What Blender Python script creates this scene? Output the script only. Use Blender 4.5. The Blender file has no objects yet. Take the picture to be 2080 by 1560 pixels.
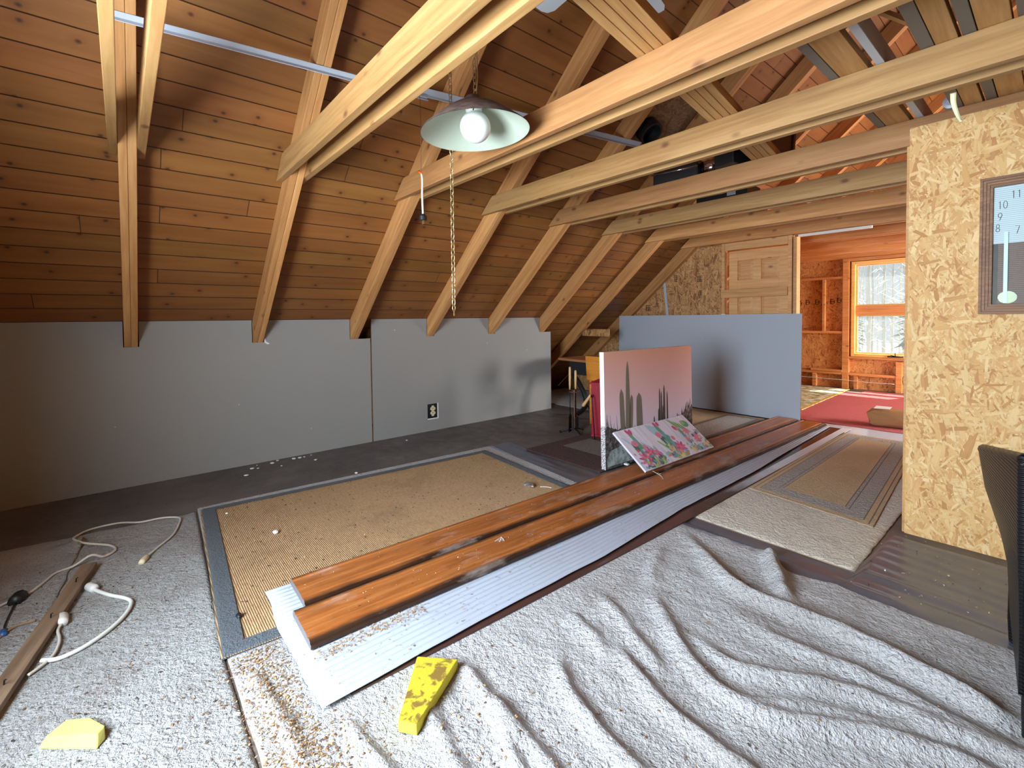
import bpy, bmesh, math, random
from mathutils import Vector, Matrix, noise
R_ = random.Random(7)
col = bpy.context.scene.collection
sc = bpy.context.scene
rad = math.radians
# ------------------------------------------------------------------ constants of the attic (metres)
Y0 = -0.443; SP = 0.813
def RY(k): return Y0 + SP*k
SL = 0.8436; A = math.atan(SL); CA, SA = math.cos(A), math.sin(A)
KH = 1.22            # knee wall height
ZJ = 2.1325; ZJT = 2.2725
RIDGE = 4.3
YF, YB = -1.30, 8.50
def deckz(x): return KH + SL*x

# ------------------------------------------------------------------ materials
def s2l(c):
    return tuple(((v/255)/12.92 if v/255 <= .04045 else ((v/255+.055)/1.055)**2.4) for v in c[:3]) + (1.,)
class G:
    def __init__(s, name):
        s.m = bpy.data.materials.new(name); s.m.use_nodes = True
        s.t = s.m.node_tree; s.t.nodes.clear()
        s.out = s.t.nodes.new('ShaderNodeOutputMaterial')
    def n(s, typ, ins=None, out=0, **at):
        nd = s.t.nodes.new('ShaderNode'+typ)
        for k, v in at.items(): setattr(nd, k, v)
        for k, v in (ins or {}).items():
            sk = nd.inputs[k]
            if isinstance(v, bpy.types.NodeSocket): s.t.links.new(v, sk)
            elif hasattr(v, 'outputs'): s.t.links.new(v.outputs[0], sk)
            else: sk.default_value = v
        return nd.outputs[out]
    def math(s, op, a, b=0., c=None):
        i = {0: a, 1: b}
        if c is not None: i[2] = c
        return s.n('Math', i, operation=op)
    def vmath(s, op, a, b=(0, 0, 0)): return s.n('VectorMath', {0: a, 1: b}, operation=op)
    def map(s, v, sc=(1, 1, 1), rot=(0, 0, 0), loc=(0, 0, 0)):
        return s.n('Mapping', {'Vector': v, 'Scale': sc, 'Rotation': rot, 'Location': loc})
    def noise(s, v, sc, det=3., rough=.55, dist=0.):
        return s.n('TexNoise', {'Vector': v, 'Scale': sc, 'Detail': det, 'Roughness': rough, 'Distortion': dist})
    def ramp(s, f, stops, interp='LINEAR'):
        nd = s.t.nodes.new('ShaderNodeValToRGB'); e = nd.color_ramp.elements
        nd.color_ramp.interpolation = interp
        while len(e) > 1: e.remove(e[-1])
        e[0].position, e[0].color = stops[0]
        for p, c in stops[1:]:
            x = e.new(p); x.color = c
        s.t.links.new(f, nd.inputs[0]); return nd.outputs[0]
    def mix(s, f, a, b, mode='MIX'):
        nd = s.t.nodes.new('ShaderNodeMix'); nd.data_type = 'RGBA'; nd.blend_type = mode
        for k, v in ((0, f), (6, a), (7, b)):
            sk = nd.inputs[k]
            if isinstance(v, bpy.types.NodeSocket): s.t.links.new(v, sk)
            else: sk.default_value = v
        return nd.outputs[2]
    def bump(s, h, st=.3, d=.01):
        return s.n('Bump', {'Height': h, 'Strength': st, 'Distance': d})
    def bsdf(s, color, rough=.6, normal=None, **kw):
        i = {'Base Color': color, 'Roughness': rough}
        if normal is not None: i['Normal'] = normal
        for k, v in kw.items(): i[k.replace('_', ' ')] = v
        b = s.n('BsdfPrincipled', i)
        s.t.links.new(b, s.out.inputs[0]); return s.m
    def obj(s): return s.n('TexCoord', out=3)
    def uv(s): return s.n('TexCoord', out=2)
    def rnd(s): return s.n('ObjectInfo', out=5)
def plain(name, rgb, rough=.5, metal=0., **kw):
    g = G(name); return g.bsdf(s2l(rgb), rough, Metallic=metal, **kw)
W4 = lambda v: (v, v, v, 1)

def pine(name, light, mid, dark, knot, rough=.62, knots=.55, grain=22., vary=.25):
    g = G(name)
    off = g.math('MULTIPLY', g.rnd(), 61.)
    v = g.vmath('ADD', g.obj(), g.n('CombineXYZ', {0: off, 1: off, 2: off}))
    wob = g.noise(g.map(v, (1.3, 2, 2)), 1.)
    v2 = g.vmath('ADD', v, g.n('CombineXYZ', {0: 0., 1: g.math('MULTIPLY', wob, .05), 2: g.math('MULTIPLY', wob, .05)}))
    f1 = g.noise(g.map(v2, (1.1, grain, grain)), 2., 4., .6)
    f2 = g.noise(g.map(v, (.5, 5, 5)), 1., 2.)
    f = g.math('ADD', g.math('MULTIPLY', f1, .62), g.math('MULTIPLY', f2, .38))
    c = g.ramp(f, [(.30, s2l(dark)), (.5, s2l(mid)), (.68, s2l(light))])
    vo = g.t.nodes.new('ShaderNodeTexVoronoi'); vo.inputs['Scale'].default_value = 1.
    g.t.links.new(g.map(v, (4.2, 8, 8)), vo.inputs['Vector'])
    d, cc = vo.outputs['Distance'], vo.outputs['Color']
    keep = g.math('GREATER_THAN', g.n('SeparateColor', {0: cc}), 1-knots)
    k = g.math('MULTIPLY', g.n('MapRange', {0: d, 1: .06, 2: .17, 3: 1., 4: 0.}), keep)
    c = g.mix(g.math('MULTIPLY', k, .8), c, s2l(knot))
    val = g.math('MULTIPLY_ADD', g.rnd(), vary, 1-vary/2)
    c = g.n('HueSaturation', {'Color': c, 'Value': val})
    return g.bsdf(c, rough, g.bump(f1, .12, .004))

def osb(name, cols, axis='Y', tint=1., scale=1., rough=.7, mean=None):
    mean = mean or tuple(sum(c[i] for c in cols)/len(cols) for i in range(3))
    """oriented strand board: four layers of stretched rectangular flakes"""
    g = G(name); o = g.obj()
    nz = g.noise(o, 9., 2.)
    o = g.vmath('ADD', o, g.n('CombineXYZ', {0: g.math('MULTIPLY', nz, .022), 1: g.math('MULTIPLY', nz, .022), 2: g.math('MULTIPLY', nz, .022)}))
    best = None; colr = None; edge = None
    for i, (ang, sl, ss) in enumerate([(8, 9, 44), (78, 7, 24), (-38, 12, 60), (52, 16, 80), (100, 8, 34), (-66, 20, 110), (86, 11, 64)]):
        rot = (0, rad(ang), 0) if axis == 'Y' else ((rad(ang), 0, 0) if axis == 'X' else (0, 0, rad(ang)))
        scl = {'Y': (sl*scale, 1., ss*scale), 'X': (1., sl*scale, ss*scale), 'Z': (sl*scale, ss*scale, 1.)}[axis]
        m = g.n('Mapping', {'Vector': g.map(o, rot=rot), 'Scale': scl, 'Location': (i*7.3, i*3.1, i*5.7)})
        vo = g.t.nodes.new('ShaderNodeTexVoronoi'); vo.distance = 'CHEBYCHEV'; vo.inputs['Scale'].default_value = 1.
        vo.inputs['Randomness'].default_value = .9
        g.t.links.new(m, vo.inputs['Vector'])
        sep = g.t.nodes.new('ShaderNodeSeparateColor'); g.t.links.new(vo.outputs['Color'], sep.inputs[0])
        pr, pg = sep.outputs[0], sep.outputs[1]
        fine = g.noise(g.map(m, (.6, .6, 5.) if axis != 'Z' else (.6, 5., 1.)), 1.5, 2.)
        pg = g.math('ADD', g.math('MULTIPLY', pg, .8), g.math('MULTIPLY', fine, .2))
        if best is None: best, colr, edge = pr, pg, vo.outputs['Distance']
        else:
            gt = g.math('GREATER_THAN', pr, best)
            colr = g.n('Mix', {0: gt, 2: colr, 3: pg}); edge = g.n('Mix', {0: gt, 2: edge, 3: vo.outputs['Distance']})
            best = g.math('MAXIMUM', best, pr)
    n = len(cols)
    c = g.ramp(colr, [(.14 + .72*i/(n-1), s2l(k)) for i, k in enumerate(cols)])
    c = g.mix(.16, c, s2l(mean))
    sh = g.n('MapRange', {0: edge, 1: .35, 2: .62, 3: 1., 4: .9})
    c = g.mix(1., c, g.n('CombineColor', {0: sh, 1: sh, 2: sh}), 'MULTIPLY')
    return g.bsdf(c, rough, g.bump(colr, .15, .003))

MAT = {}
MAT['joist'] = pine('joist pine', (180, 140, 90), (163, 122, 73), (140, 95, 52), (92, 54, 30), knots=.75)
MAT['rafter'] = pine('rafter pine', (212, 162, 104), (196, 140, 84), (170, 112, 62), (104, 58, 30))
MAT['joist_red'] = pine('joist fir', (178, 132, 82), (164, 114, 68), (142, 92, 52), (92, 52, 30), knots=.7)
MAT['orange'] = pine('orange lit pine', (222, 158, 94), (204, 134, 72), (176, 104, 52), (110, 60, 32))  # pine of the far room, warm bounced light put into its colour
MAT['stock'] = pine('stock pine', (206, 162, 108), (190, 142, 86), (166, 114, 66), (104, 64, 38), knots=.25)
MAT['door_pine'] = pine('door pine', (226, 180, 124), (212, 160, 104), (188, 132, 80), (130, 80, 48), knots=.2, grain=30)
MAT['old_stick'] = pine('weathered pine', (160, 138, 116), (136, 112, 90), (98, 76, 58), (60, 44, 34), knots=.3)
MAT['dark_wood'] = pine('dark walnut', (134, 92, 66), (112, 74, 52), (80, 50, 36), (50, 30, 22), knots=0, grain=40)
OSBC = [(172, 116, 64), (194, 142, 84), (206, 158, 98), (210, 168, 108), (214, 172, 112), (222, 186, 130), (228, 198, 146), (204, 154, 94)]
MAT['osb'] = osb('strand board', OSBC, scale=1.35, mean=(214, 166, 108))
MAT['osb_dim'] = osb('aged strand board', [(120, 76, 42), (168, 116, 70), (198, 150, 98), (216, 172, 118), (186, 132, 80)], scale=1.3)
MAT['osb_bounce_lit'] = osb('bounce-lit strand board', [(136, 76, 36), (196, 128, 66), (212, 148, 84), (222, 166, 100), (200, 132, 72)], scale=1.15)  # far-room boards: the orange of bounced light is put into the flake colours
MAT['osb_z'] = osb('roof strand board', [(96, 70, 48), (130, 98, 68), (150, 116, 82), (120, 88, 60)], axis='Z')

def deck_mat():
    g = G('tongue and groove deck'); uv = g.uv()
    sx = g.t.nodes.new('ShaderNodeSeparateXYZ'); g.t.links.new(uv, sx.inputs[0]); u, v = sx.outputs[0], sx.outputs[1]
    vb = g.math('DIVIDE', v, .137); bid = g.math('FLOOR', vb); fr = g.math('FRACT', vb)
    wn = g.n('TexWhiteNoise', {1: bid}, noise_dimensions='1D')
    us = g.math('ADD', u, g.math('MULTIPLY', wn, 9.))
    seg = g.math('FLOOR', g.math('DIVIDE', us, 3.66)); sfr = g.math('FRACT', g.math('DIVIDE', us, 3.66))
    w2 = g.n('TexWhiteNoise', {1: g.math('ADD', g.math('MULTIPLY', bid, 13.7), seg)}, noise_dimensions='1D')
    off = g.math('MULTIPLY', w2, 80.)
    vec = g.n('CombineXYZ', {0: g.math('ADD', u, off), 1: v, 2: off})
    f1 = g.noise(g.map(vec, (.8, 9., 1.)), 2., 3., .5, .6)
    f2 = g.noise(g.map(vec, (.7, 4., 1.)), 1., 2.)
    f = g.math('ADD', g.math('MULTIPLY', f1, .5), g.math('MULTIPLY', f2, .5))
    c = g.ramp(f, [(.28, s2l((122, 75, 34))), (.5, s2l((139, 88, 43))), (.72, s2l((153, 101, 53)))])
    vo = g.t.nodes.new('ShaderNodeTexVoronoi'); vo.inputs['Scale'].default_value = 1.; vo.voronoi_dimensions = '2D'
    g.t.links.new(g.map(vec, (6.2, 7.0, 1.)), vo.inputs['Vector'])
    keep = g.math('GREATER_THAN', g.n('SeparateColor', {0: vo.outputs['Color']}), .62)
    d = vo.outputs['Distance']
    halo = g.math('MULTIPLY', g.n('MapRange', {0: d, 1: .05, 2: .3, 3: 1., 4: 0.}), keep)
    core = g.math('MULTIPLY', g.n('MapRange', {0: d, 1: .03, 2: .095, 3: 1., 4: 0.}), keep)
    c = g.mix(g.math('MULTIPLY', halo, .45), c, s2l((112, 62, 28)))
    c = g.mix(g.math('MULTIPLY', core, .85), c, s2l((56, 28, 14)))
    val = g.math('MULTIPLY_ADD', w2, .34, .83)
    c = g.n('HueSaturation', {'Color': c, 'Value': val, 'Hue': g.math('MULTIPLY_ADD', wn, .012, .496)})
    e1 = g.math('LESS_THAN', fr, .048); e2 = g.math('LESS_THAN', sfr, .0012)
    e = g.math('MAXIMUM', e1, e2)
    c = g.mix(g.math('MULTIPLY', e, .9), c, s2l((44, 20, 8)))
    h = g.n('MapRange', {0: fr, 1: 0., 2: .06, 3: 0., 4: 1.})
    return g.bsdf(c, .5, g.bump(h, .6, .006))
MAT['deck'] = deck_mat()

def wall_mat(name, rgb, stain=.12):
    g = G(name); o = g.obj()
    n1 = g.noise(o, 1.6, 4.); n2 = g.noise(o, 60., 2.)
    c = g.mix(g.math('MULTIPLY', n1, stain*2), s2l(rgb), s2l(tuple(v*.8 for v in rgb)))
    vo = g.t.nodes.new('ShaderNodeTexVoronoi'); vo.inputs['Scale'].default_value = 5.
    g.t.links.new(o, vo.inputs['Vector'])
    sp = g.math('LESS_THAN', vo.outputs['Distance'], .035)
    c = g.mix(g.math('MULTIPLY', sp, .5), c, s2l((215, 214, 208)))
    return g.bsdf(c, .75, g.bump(n2, .08, .003))
MAT['drywall'] = wall_mat('grey painted drywall', (152, 150, 146))
MAT['drywall_blue'] = wall_mat('grey blue drywall face', (180, 188, 200), .06)
MAT['gypsum'] = plain('gypsum core', (222, 218, 208), .9)
MAT['paper_red'] = plain('drywall edge tape', (92, 62, 54), .8)

def floor_mat():
    g = G('painted subfloor'); o = g.obj()
    n1 = g.noise(o, 1.8, 5., .6); n2 = g.noise(o, 34., 3.); n3 = g.noise(o, 7., 3.)
    c = g.ramp(n1, [(.3, s2l((78, 72, 70))), (.55, s2l((98, 92, 90))), (.75, s2l((116, 110, 106)))])
    c = g.mix(g.n('MapRange', {0: n2, 1: .62, 2: .75, 3: 0., 4: .6}), c, s2l((52, 44, 40)))
    r = g.n('MapRange', {0: n3, 1: .3, 2: .7, 3: .38, 4: .62})
    return g.bsdf(c, r, g.bump(n2, .1, .003))
MAT['floor'] = floor_mat()

def carpet_mat(name, c1, c2, dirt=(120, 92, 70), dirt_amt=.35, sc=1.):
    g = G(name); o = g.obj()
    n1 = g.noise(o, 170.*sc, 3., .7); n2 = g.noise(o, 60.*sc, 2.); n3 = g.noise(o, 2.2, 4., .65)
    c = g.ramp(n1, [(.3, s2l(c2)), (.62, s2l(c1))])
    c = g.mix(g.n('MapRange', {0: n3, 1: .5, 2: .75, 3: 0., 4: dirt_amt}), c, s2l(dirt))
    sp = g.n('MapRange', {0: g.noise(o, 95., 2.), 1: .68, 2: .74, 3: 0., 4: .55})
    c = g.mix(sp, c, s2l((96, 72, 56)))
    n4 = g.noise(o, 38.*sc, 3., .6, .6)
    h = g.math('ADD', g.math('MULTIPLY', n1, .5), g.math('ADD', g.math('MULTIPLY', n2, .7), n4))
    return g.bsdf(c, .95, g.bump(h, 1., .02))
MAT['carpet'] = carpet_mat('cream shag carpet', (207, 205, 207), (170, 167, 167))
MAT['carpet_b'] = carpet_mat('old cream carpet', (186, 187, 186), (150, 149, 148), (112, 84, 72), .5)
MAT['carpet_edge'] = plain('jute carpet backing', (150, 120, 92), .9)
MAT['shag'] = carpet_mat('beige shag rug', (244, 234, 220), (208, 196, 180), (118, 84, 46), .6)

def sisal_mat():
    g = G('ribbed sisal'); o = g.obj()
    w = g.n('TexWave', {'Vector': o, 'Scale': 38., 'Distortion': 1.2, 'Detail': 2., 'Detail Scale': 3.}, bands_direction='Y')
    n1 = g.noise(o, 2.4, 5., .65); n2 = g.noise(g.map(o, (30, 160, 30)), 1., 3.)
    c = g.ramp(n2, [(.3, s2l((172, 138, 100))), (.5, s2l((192, 158, 118))), (.7, s2l((208, 176, 136)))])
    c = g.mix(g.math('MULTIPLY', g.math('SUBTRACT', 1., w), .5), c, s2l((128, 92, 56)))
    st = g.n('MapRange', {0: n1, 1: .52, 2: .78, 3: 0., 4: .6})
    c = g.mix(st, c, s2l((112, 84, 58)))
    return g.bsdf(c, .85, g.bump(w, .5, .006))
MAT['sisal'] = sisal_mat()
MAT['binding'] = carpet_mat('grey blue binding', (116, 124, 132), (100, 108, 116), (84, 84, 84), .25, 2.)
MAT['speckle'] = carpet_mat('speckled border weave', (206, 198, 190), (130, 122, 118), (110, 96, 84), .2, .8)
MAT['flat_tan'] = carpet_mat('flat tan weave', (234, 204, 164), (216, 184, 142), (176, 142, 102), .3, 1.5)
MAT['band_dark'] = plain('dark woven band', (128, 116, 104), .9)
MAT['mat_red'] = carpet_mat('maroon mat pile', (92, 62, 60), (70, 44, 44), (60, 40, 38), .3)
MAT['mat_grey'] = carpet_mat('taupe mat centre', (132, 122, 112), (104, 96, 88), (80, 70, 62), .3)
MAT['red_rug'] = carpet_mat('red woven rug', (220, 112, 110), (204, 92, 94), (186, 84, 84), .3, 1.5)
MAT['rug_yellow'] = plain('yellow rug edge', (206, 176, 60), .9)
def leafy():
    g = G('printed floral rug'); o = g.obj()
    n1 = g.noise(o, 9., 3.); n2 = g.noise(g.vmath('ADD', o, (5, 3, 1)), 14., 2.)
    c = g.ramp(n1, [(.35, s2l((112, 128, 80))), (.5, s2l((186, 186, 150))), (.6, s2l((226, 222, 206)))])
    c = g.mix(g.n('MapRange', {0: n2, 1: .58, 2: .66, 3: 0., 4: .9}), c, s2l((222, 190, 70)))
    return g.bsdf(c, .9)
MAT['floral'] = leafy()

def plank_mat():
    g = G('orange stained fir'); o = g.obj()
    f1 = g.noise(g.map(o, (1.2, 26., 26.)), 2., 4., .6, .2); n = g.noise(g.map(o, (2.5, 9, 9)), 1., 5., .65)
    c = g.ramp(f1, [(.3, s2l((140, 78, 34))), (.5, s2l((164, 96, 46))), (.7, s2l((180, 114, 62)))])
    c = g.mix(g.n('MapRange', {0: n, 1: .5, 2: .72, 3: 0., 4: .75}), c, s2l((104, 56, 26)))
    sx = g.t.nodes.new('ShaderNodeSeparateXYZ'); g.t.links.new(o, sx.inputs[0])
    ya = g.math('ABSOLUTE', sx.outputs[1])
    e = g.n('MapRange', {0: g.math('ADD', ya, g.math('MULTIPLY', g.math('SUBTRACT', n, .5), .03)), 1: .090, 2: .116, 3: 0., 4: .95})
    c = g.mix(e, c, s2l((40, 26, 20)))
    dst = g.n('MapRange', {0: g.noise(g.map(o, (2., 5., 5.)), 1.3, 5., .7), 1: .55, 2: .75, 3: 0., 4: .6})
    c = g.mix(dst, c, s2l((196, 176, 164)))
    return g.bsdf(c, .34, g.bump(f1, .1, .003))
MAT['plank'] = plank_mat()
MAT['plank_end'] = plain('grey weathered end grain', (112, 108, 110), .8)
def pvc_mat():
    g = G('white corrugated plastic'); o = g.obj()
    n = g.noise(o, 3., 4.)
    c = g.mix(g.n('MapRange', {0: n, 1: .5, 2: .8, 3: 0., 4: .25}), s2l((176, 183, 198)), s2l((146, 140, 136)))
    sp = g.n('MapRange', {0: g.noise(o, 80., 2.), 1: .69, 2: .73, 3: 0., 4: .6})
    c = g.mix(sp, c, s2l((90, 74, 62)))
    return g.bsdf(c, .42)
MAT['pvc'] = pvc_mat()
MAT['brown_gloss'] = plain('glossy brown panel', (74, 48, 42), .16)
MAT['black'] = plain('black enamel', (26, 26, 28), .45)
MAT['iron'] = plain('black iron', (34, 33, 34), .5, .6)
MAT['white_plastic'] = plain('white plastic', (226, 226, 220), .4)
MAT['cream_plastic'] = plain('cream plastic', (222, 212, 172), .45)
MAT['cord'] = plain('off white cord', (206, 200, 188), .5)
MAT['grey_paint'] = plain('grey painted steel', (186, 192, 202), .45, .1)
MAT['stud_steel'] = plain('dull galvanised steel', (120, 116, 110), .55, .4)
MAT['chrome'] = plain('chrome', (210, 212, 216), .12, 1.)
MAT['brass'] = plain('pale brass', (206, 186, 140), .3, .9)
MAT['orange_plastic'] = plain('orange plastic', (226, 96, 30), .4)
MAT['blue_plastic'] = plain('blue plastic', (48, 92, 150), .4)
MAT['globe'] = plain('opal glass', (246, 248, 246), .12, 0., Subsurface_Weight=.0)
MAT['shade_in'] = plain('pale green enamel', (184, 194, 176), .35)
def rust():
    g = G('rusty brown enamel'); o = g.obj(); n = g.noise(o, 30., 4.)
    c = g.ramp(n, [(.35, s2l((70, 54, 50))), (.6, s2l((104, 82, 74)))])
    return g.bsdf(c, .7)
MAT['shade_out'] = rust()
MAT['fan_white'] = plain('white fan blade', (206, 212, 218), .4)
MAT['clay_red'] = plain('crimson painted wood', (150, 22, 44), .4)
MAT['desk_yellow'] = pine('amber varnished ply', (226, 150, 52), (208, 130, 38), (180, 104, 28), (120, 66, 24), knots=0)
MAT['desk_top'] = pine('brown desk top', (190, 130, 84), (168, 108, 66), (136, 82, 48), (90, 54, 32), knots=0)
MAT['handle_wood'] = plain('turned light wood', (214, 172, 118), .45)
MAT['smoke_glass'] = plain('grey lantern glass', (66, 70, 76), .15)
MAT['amber_glow'] = plain('amber lantern glow', (222, 210, 130), .2)  # amber tone paints in the glow inside the lantern
MAT['plaster'] = plain('plaster chips', (232, 232, 228), .9)
MAT['foil'] = plain('crumpled foil', (214, 216, 222), .25, .9)
def foam():
    g = G('yellow foam'); o = g.obj()
    n = g.noise(o, 22., 4., .6, .5); n2 = g.noise(o, 160., 2.)
    c = g.mix(g.n('MapRange', {0: n, 1: .52, 2: .60, 3: 0., 4: .9}), s2l((186, 172, 40)), s2l((116, 82, 34)))
    return g.bsdf(c, .8, g.bump(n2, .3, .003))
MAT['foam_dirty'] = foam()
def foam2():
    g = G('clean yellow foam'); o = g.obj(); n2 = g.noise(o, 160., 2.)
    return g.bsdf(s2l((204, 198, 108)), .85, g.bump(n2, .3, .003))
MAT['foam'] = foam2()
MAT['foam_cut'] = plain('fresh cut yellow foam', (224, 212, 64), .85)
def wicker():
    g = G('black woven resin'); o = g.obj()
    w = g.n('TexWave', {'Vector': o, 'Scale': 28., 'Distortion': .6, 'Detail': 1.}, bands_direction='Z')
    ck = g.n('TexBrick', {'Vector': g.map(o, (1, 1, 1), (rad(90), 0, rad(90))), 'Color1': W4(1), 'Color2': W4(.75), 'Mortar': W4(0), 'Scale': 18., 'Mortar Size': .02, 'Brick Width': .5, 'Row Height': .2})
    h = g.mix(.6, w, ck)
    return g.bsdf(s2l((20, 20, 22)), .36, g.bump(h, 1., .01), Specular_IOR_Level=.3)
MAT['wicker'] = wicker()
def film():
    g = G('clear plastic film')
    tr = g.n('BsdfTransparent', {0: W4(.97)}); gl = g.n('BsdfGlossy', {0: (.72, .82, 1., 1), 'Roughness': .2}, distribution='GGX')
    df = g.n('BsdfDiffuse', {0: s2l((146, 156, 184))})  # blue tint paints the sky's reflection into the film
    fr = g.math('MULTIPLY_ADD', g.math('POWER', g.n('LayerWeight', {0: .5}, out=1), 2.5), .55, .05)
    a = g.n('MixShader', {0: .15, 1: tr, 2: df}); b = g.n('MixShader', {0: g.math('MINIMUM', fr, .22), 1: a, 2: gl})
    g.t.links.new(b, g.out.inputs[0]); return g.m
MAT['film'] = film()
def pane(name, haze):
    g = G(name)
    tr = g.n('BsdfTransparent', {0: (.97, .985, .98, 1)}); gl = g.n('BsdfGlossy', {0: W4(1.), 'Roughness': .02})
    df = g.n('BsdfTranslucent', {0: s2l((226, 236, 240))})
    a = g.n('MixShader', {0: haze, 1: tr, 2: df})
    b = g.n('MixShader', {0: g.math('MULTIPLY_ADD', g.math('POWER', g.n('LayerWeight', {0: .5}, out=1), 4.), .5, .035), 1: a, 2: gl})
    g.t.links.new(b, g.out.inputs[0]); return g.m
MAT['glass'] = pane('bloom-hazed window glass', .04)  # slight haze in the panes imitates bloom from the bright view
MAT['clock_glass'] = pane('clock glass', 0.)
MAT['shade_cream'] = plain('cream lampshade', (226, 206, 172), .8)
MAT['snow'] = plain('snow', (186, 194, 198), .9)
MAT['bark'] = plain('pale grey bark', (170, 166, 160), .9)
MAT['needles'] = plain('dark needles', (86, 108, 88), .9)
MAT['ink'] = plain('black ink', (34, 30, 28), .8)

# ------------------------------------------------------------------ mesh building
class MB:
    def __init__(s): s.v = []; s.f = []; s.mi = []; s.uv = {}
    def add(s, vs, fs, mi=0):
        b = len(s.v); s.v += [tuple(v) for v in vs]
        for f in fs: s.f.append([b+i for i in f]); s.mi.append(mi)
        return s
    def box(s, a, b, mi=0, M=None):
        x0, y0, z0 = a; x1, y1, z1 = b
        vs = [Vector(p) for p in ((x0, y0, z0), (x1, y0, z0), (x1, y1, z0), (x0, y1, z0), (x0, y0, z1), (x1, y0, z1), (x1, y1, z1), (x0, y1, z1))]
        if M is not None: vs = [M @ v for v in vs]
        return s.add(vs, [(0, 3, 2, 1), (4, 5, 6, 7), (0, 1, 5, 4), (1, 2, 6, 5), (2, 3, 7, 6), (3, 0, 4, 7)], mi)
    def prism(s, poly, d0, d1, fn, mi=0, side=None):
        """poly: 2D outline (u,v); fn(u,v,d) -> xyz"""
        n = len(poly); vs = [fn(u, v, d0) for u, v in poly] + [fn(u, v, d1) for u, v in poly]
        s.add(vs, [list(range(n))[::-1], [n+i for i in range(n)]], mi)
        b = len(s.v)-2*n
        for i in range(n):
            j = (i+1) % n; s.f.append([b+i, b+j, b+n+j, b+n+i]); s.mi.append(mi if side is None else side)
        return s
    def tube(s, pts, r, seg=8, mi=0, cap=True):
        pts = [Vector(p) for p in pts]; n = len(pts); rr = r if isinstance(r, (list, tuple)) else [r]*n
        t0 = (pts[1]-pts[0]).normalized(); up = Vector((0, 0, 1)) if abs(t0.z) < .9 else Vector((1, 0, 0))
        x = t0.cross(up).normalized(); base = len(s.v)
        for i, p in enumerate(pts):
            t = (pts[min(i+1, n-1)]-pts[max(i-1, 0)]).normalized()
            x = (x - t*x.dot(t)).normalized(); y = t.cross(x)
            for k in range(seg):
                a = 2*math.pi*k/seg; s.v.append(tuple(p + (x*math.cos(a)+y*math.sin(a))*rr[i]))
        for i in range(n-1):
            for k in range(seg):
                a = base+i*seg+k; b = base+i*seg+(k+1) % seg
                s.f.append([a, b, b+seg, a+seg]); s.mi.append(mi)
        if cap:
            s.f.append([base+k for k in range(seg)][::-1]); s.f.append([base+(n-1)*seg+k for k in range(seg)]); s.mi += [mi, mi]
        return s
    def lathe(s, prof, seg=32, M=None, mi=0):
        b = len(s.v)
        for r, z in prof:
            for k in range(seg):
                a = 2*math.pi*k/seg; p = Vector((r*math.cos(a), r*math.sin(a), z)); s.v.append(tuple(M @ p if M is not None else p))
        for i in range(len(prof)-1):
            for k in range(seg):
                a = b+i*seg+k; c = b+i*seg+(k+1) % seg
                s.f.append([a, c, c+seg, a+seg]); s.mi.append(mi)
        return s
    def ball(s, c, r, seg=20, rings=12, mi=0, M=None):
        prof = [(max(1e-4, math.sin(math.pi*i/rings)), -math.cos(math.pi*i/rings)) for i in range(rings+1)]
        rr = r if isinstance(r, (tuple, list)) else (r, r, r)
        T = Matrix.Translation(c) @ (M if M is not None else Matrix.Identity(4)) @ Matrix.Diagonal((*rr, 1))
        return s.lathe(prof, seg, T, mi)
    def grid(s, nu, nv, fn, mi=0):
        b = len(s.v)
        for j in range(nv+1):
            for i in range(nu+1): s.v.append(tuple(fn(i/nu, j/nv)))
        for j in range(nv):
            for i in range(nu):
                a = b+j*(nu+1)+i; s.f.append([a, a+1, a+nu+2, a+nu+1]); s.mi.append(mi)
        return s
    def torus(s, c, M, R1, R2, r, seg=14, cs=6, mi=0):
        b = len(s.v)
        for i in range(seg):
            a = 2*math.pi*i/seg
            for k in range(cs):
                t = 2*math.pi*k/cs
                p = Vector(((R1+r*math.cos(t))*math.cos(a), (R2+r*math.cos(t))*math.sin(a), r*math.sin(t)))
                s.v.append(tuple(Vector(c) + M @ p))
        for i in range(seg):
            for k in range(cs):
                s.f.append([b+i*cs+k, b+((i+1) % seg)*cs+k, b+((i+1) % seg)*cs+(k+1) % cs, b+i*cs+(k+1) % cs]); s.mi.append(mi)
        return s
    def build(s, name, mats, parent=None, bevel=0., smooth=False, loc=None, rot=None, M=None, fix=True):
        me = bpy.data.meshes.new(name); me.from_pydata(s.v, [], s.f)
        mats = mats if isinstance(mats, (list, tuple)) else [mats]
        for m in mats: me.materials.append(MAT[m] if isinstance(m, str) else m)
        me.polygons.foreach_set('material_index', s.mi)
        if smooth: me.polygons.foreach_set('use_smooth', [True]*len(me.polygons))
        if fix:
            bm = bmesh.new(); bm.from_mesh(me); bmesh.ops.recalc_face_normals(bm, faces=bm.faces); bm.to_mesh(me); bm.free()
        me.update()
        o = bpy.data.objects.new(name, me); col.objects.link(o)
        if parent is not None: o.parent = parent
        if loc is not None: o.location = loc
        if rot is not None: o.rotation_euler = rot
        if M is not None: o.matrix_local = M
        if bevel:
            md = o.modifiers.new('bevel', 'BEVEL'); md.width = bevel; md.segments = 2; md.limit_method = 'ANGLE'; md.angle_limit = rad(40)
        return o
def tag(o, label=None, cat=None, group=None, kind=None):
    if label: o['label'] = label
    if cat: o['category'] = cat
    if group: o['group'] = group
    if kind: o['kind'] = kind
    return o
def empty(name, loc=(0, 0, 0), rot=(0, 0, 0), label=None, cat=None, group=None):
    o = bpy.data.objects.new(name, None); o.empty_display_size = .1; col.objects.link(o)
    o.location = loc; o.rotation_euler = rot
    return tag(o, label, cat, group)
def S(o): o['kind'] = 'structure'; return o
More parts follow.
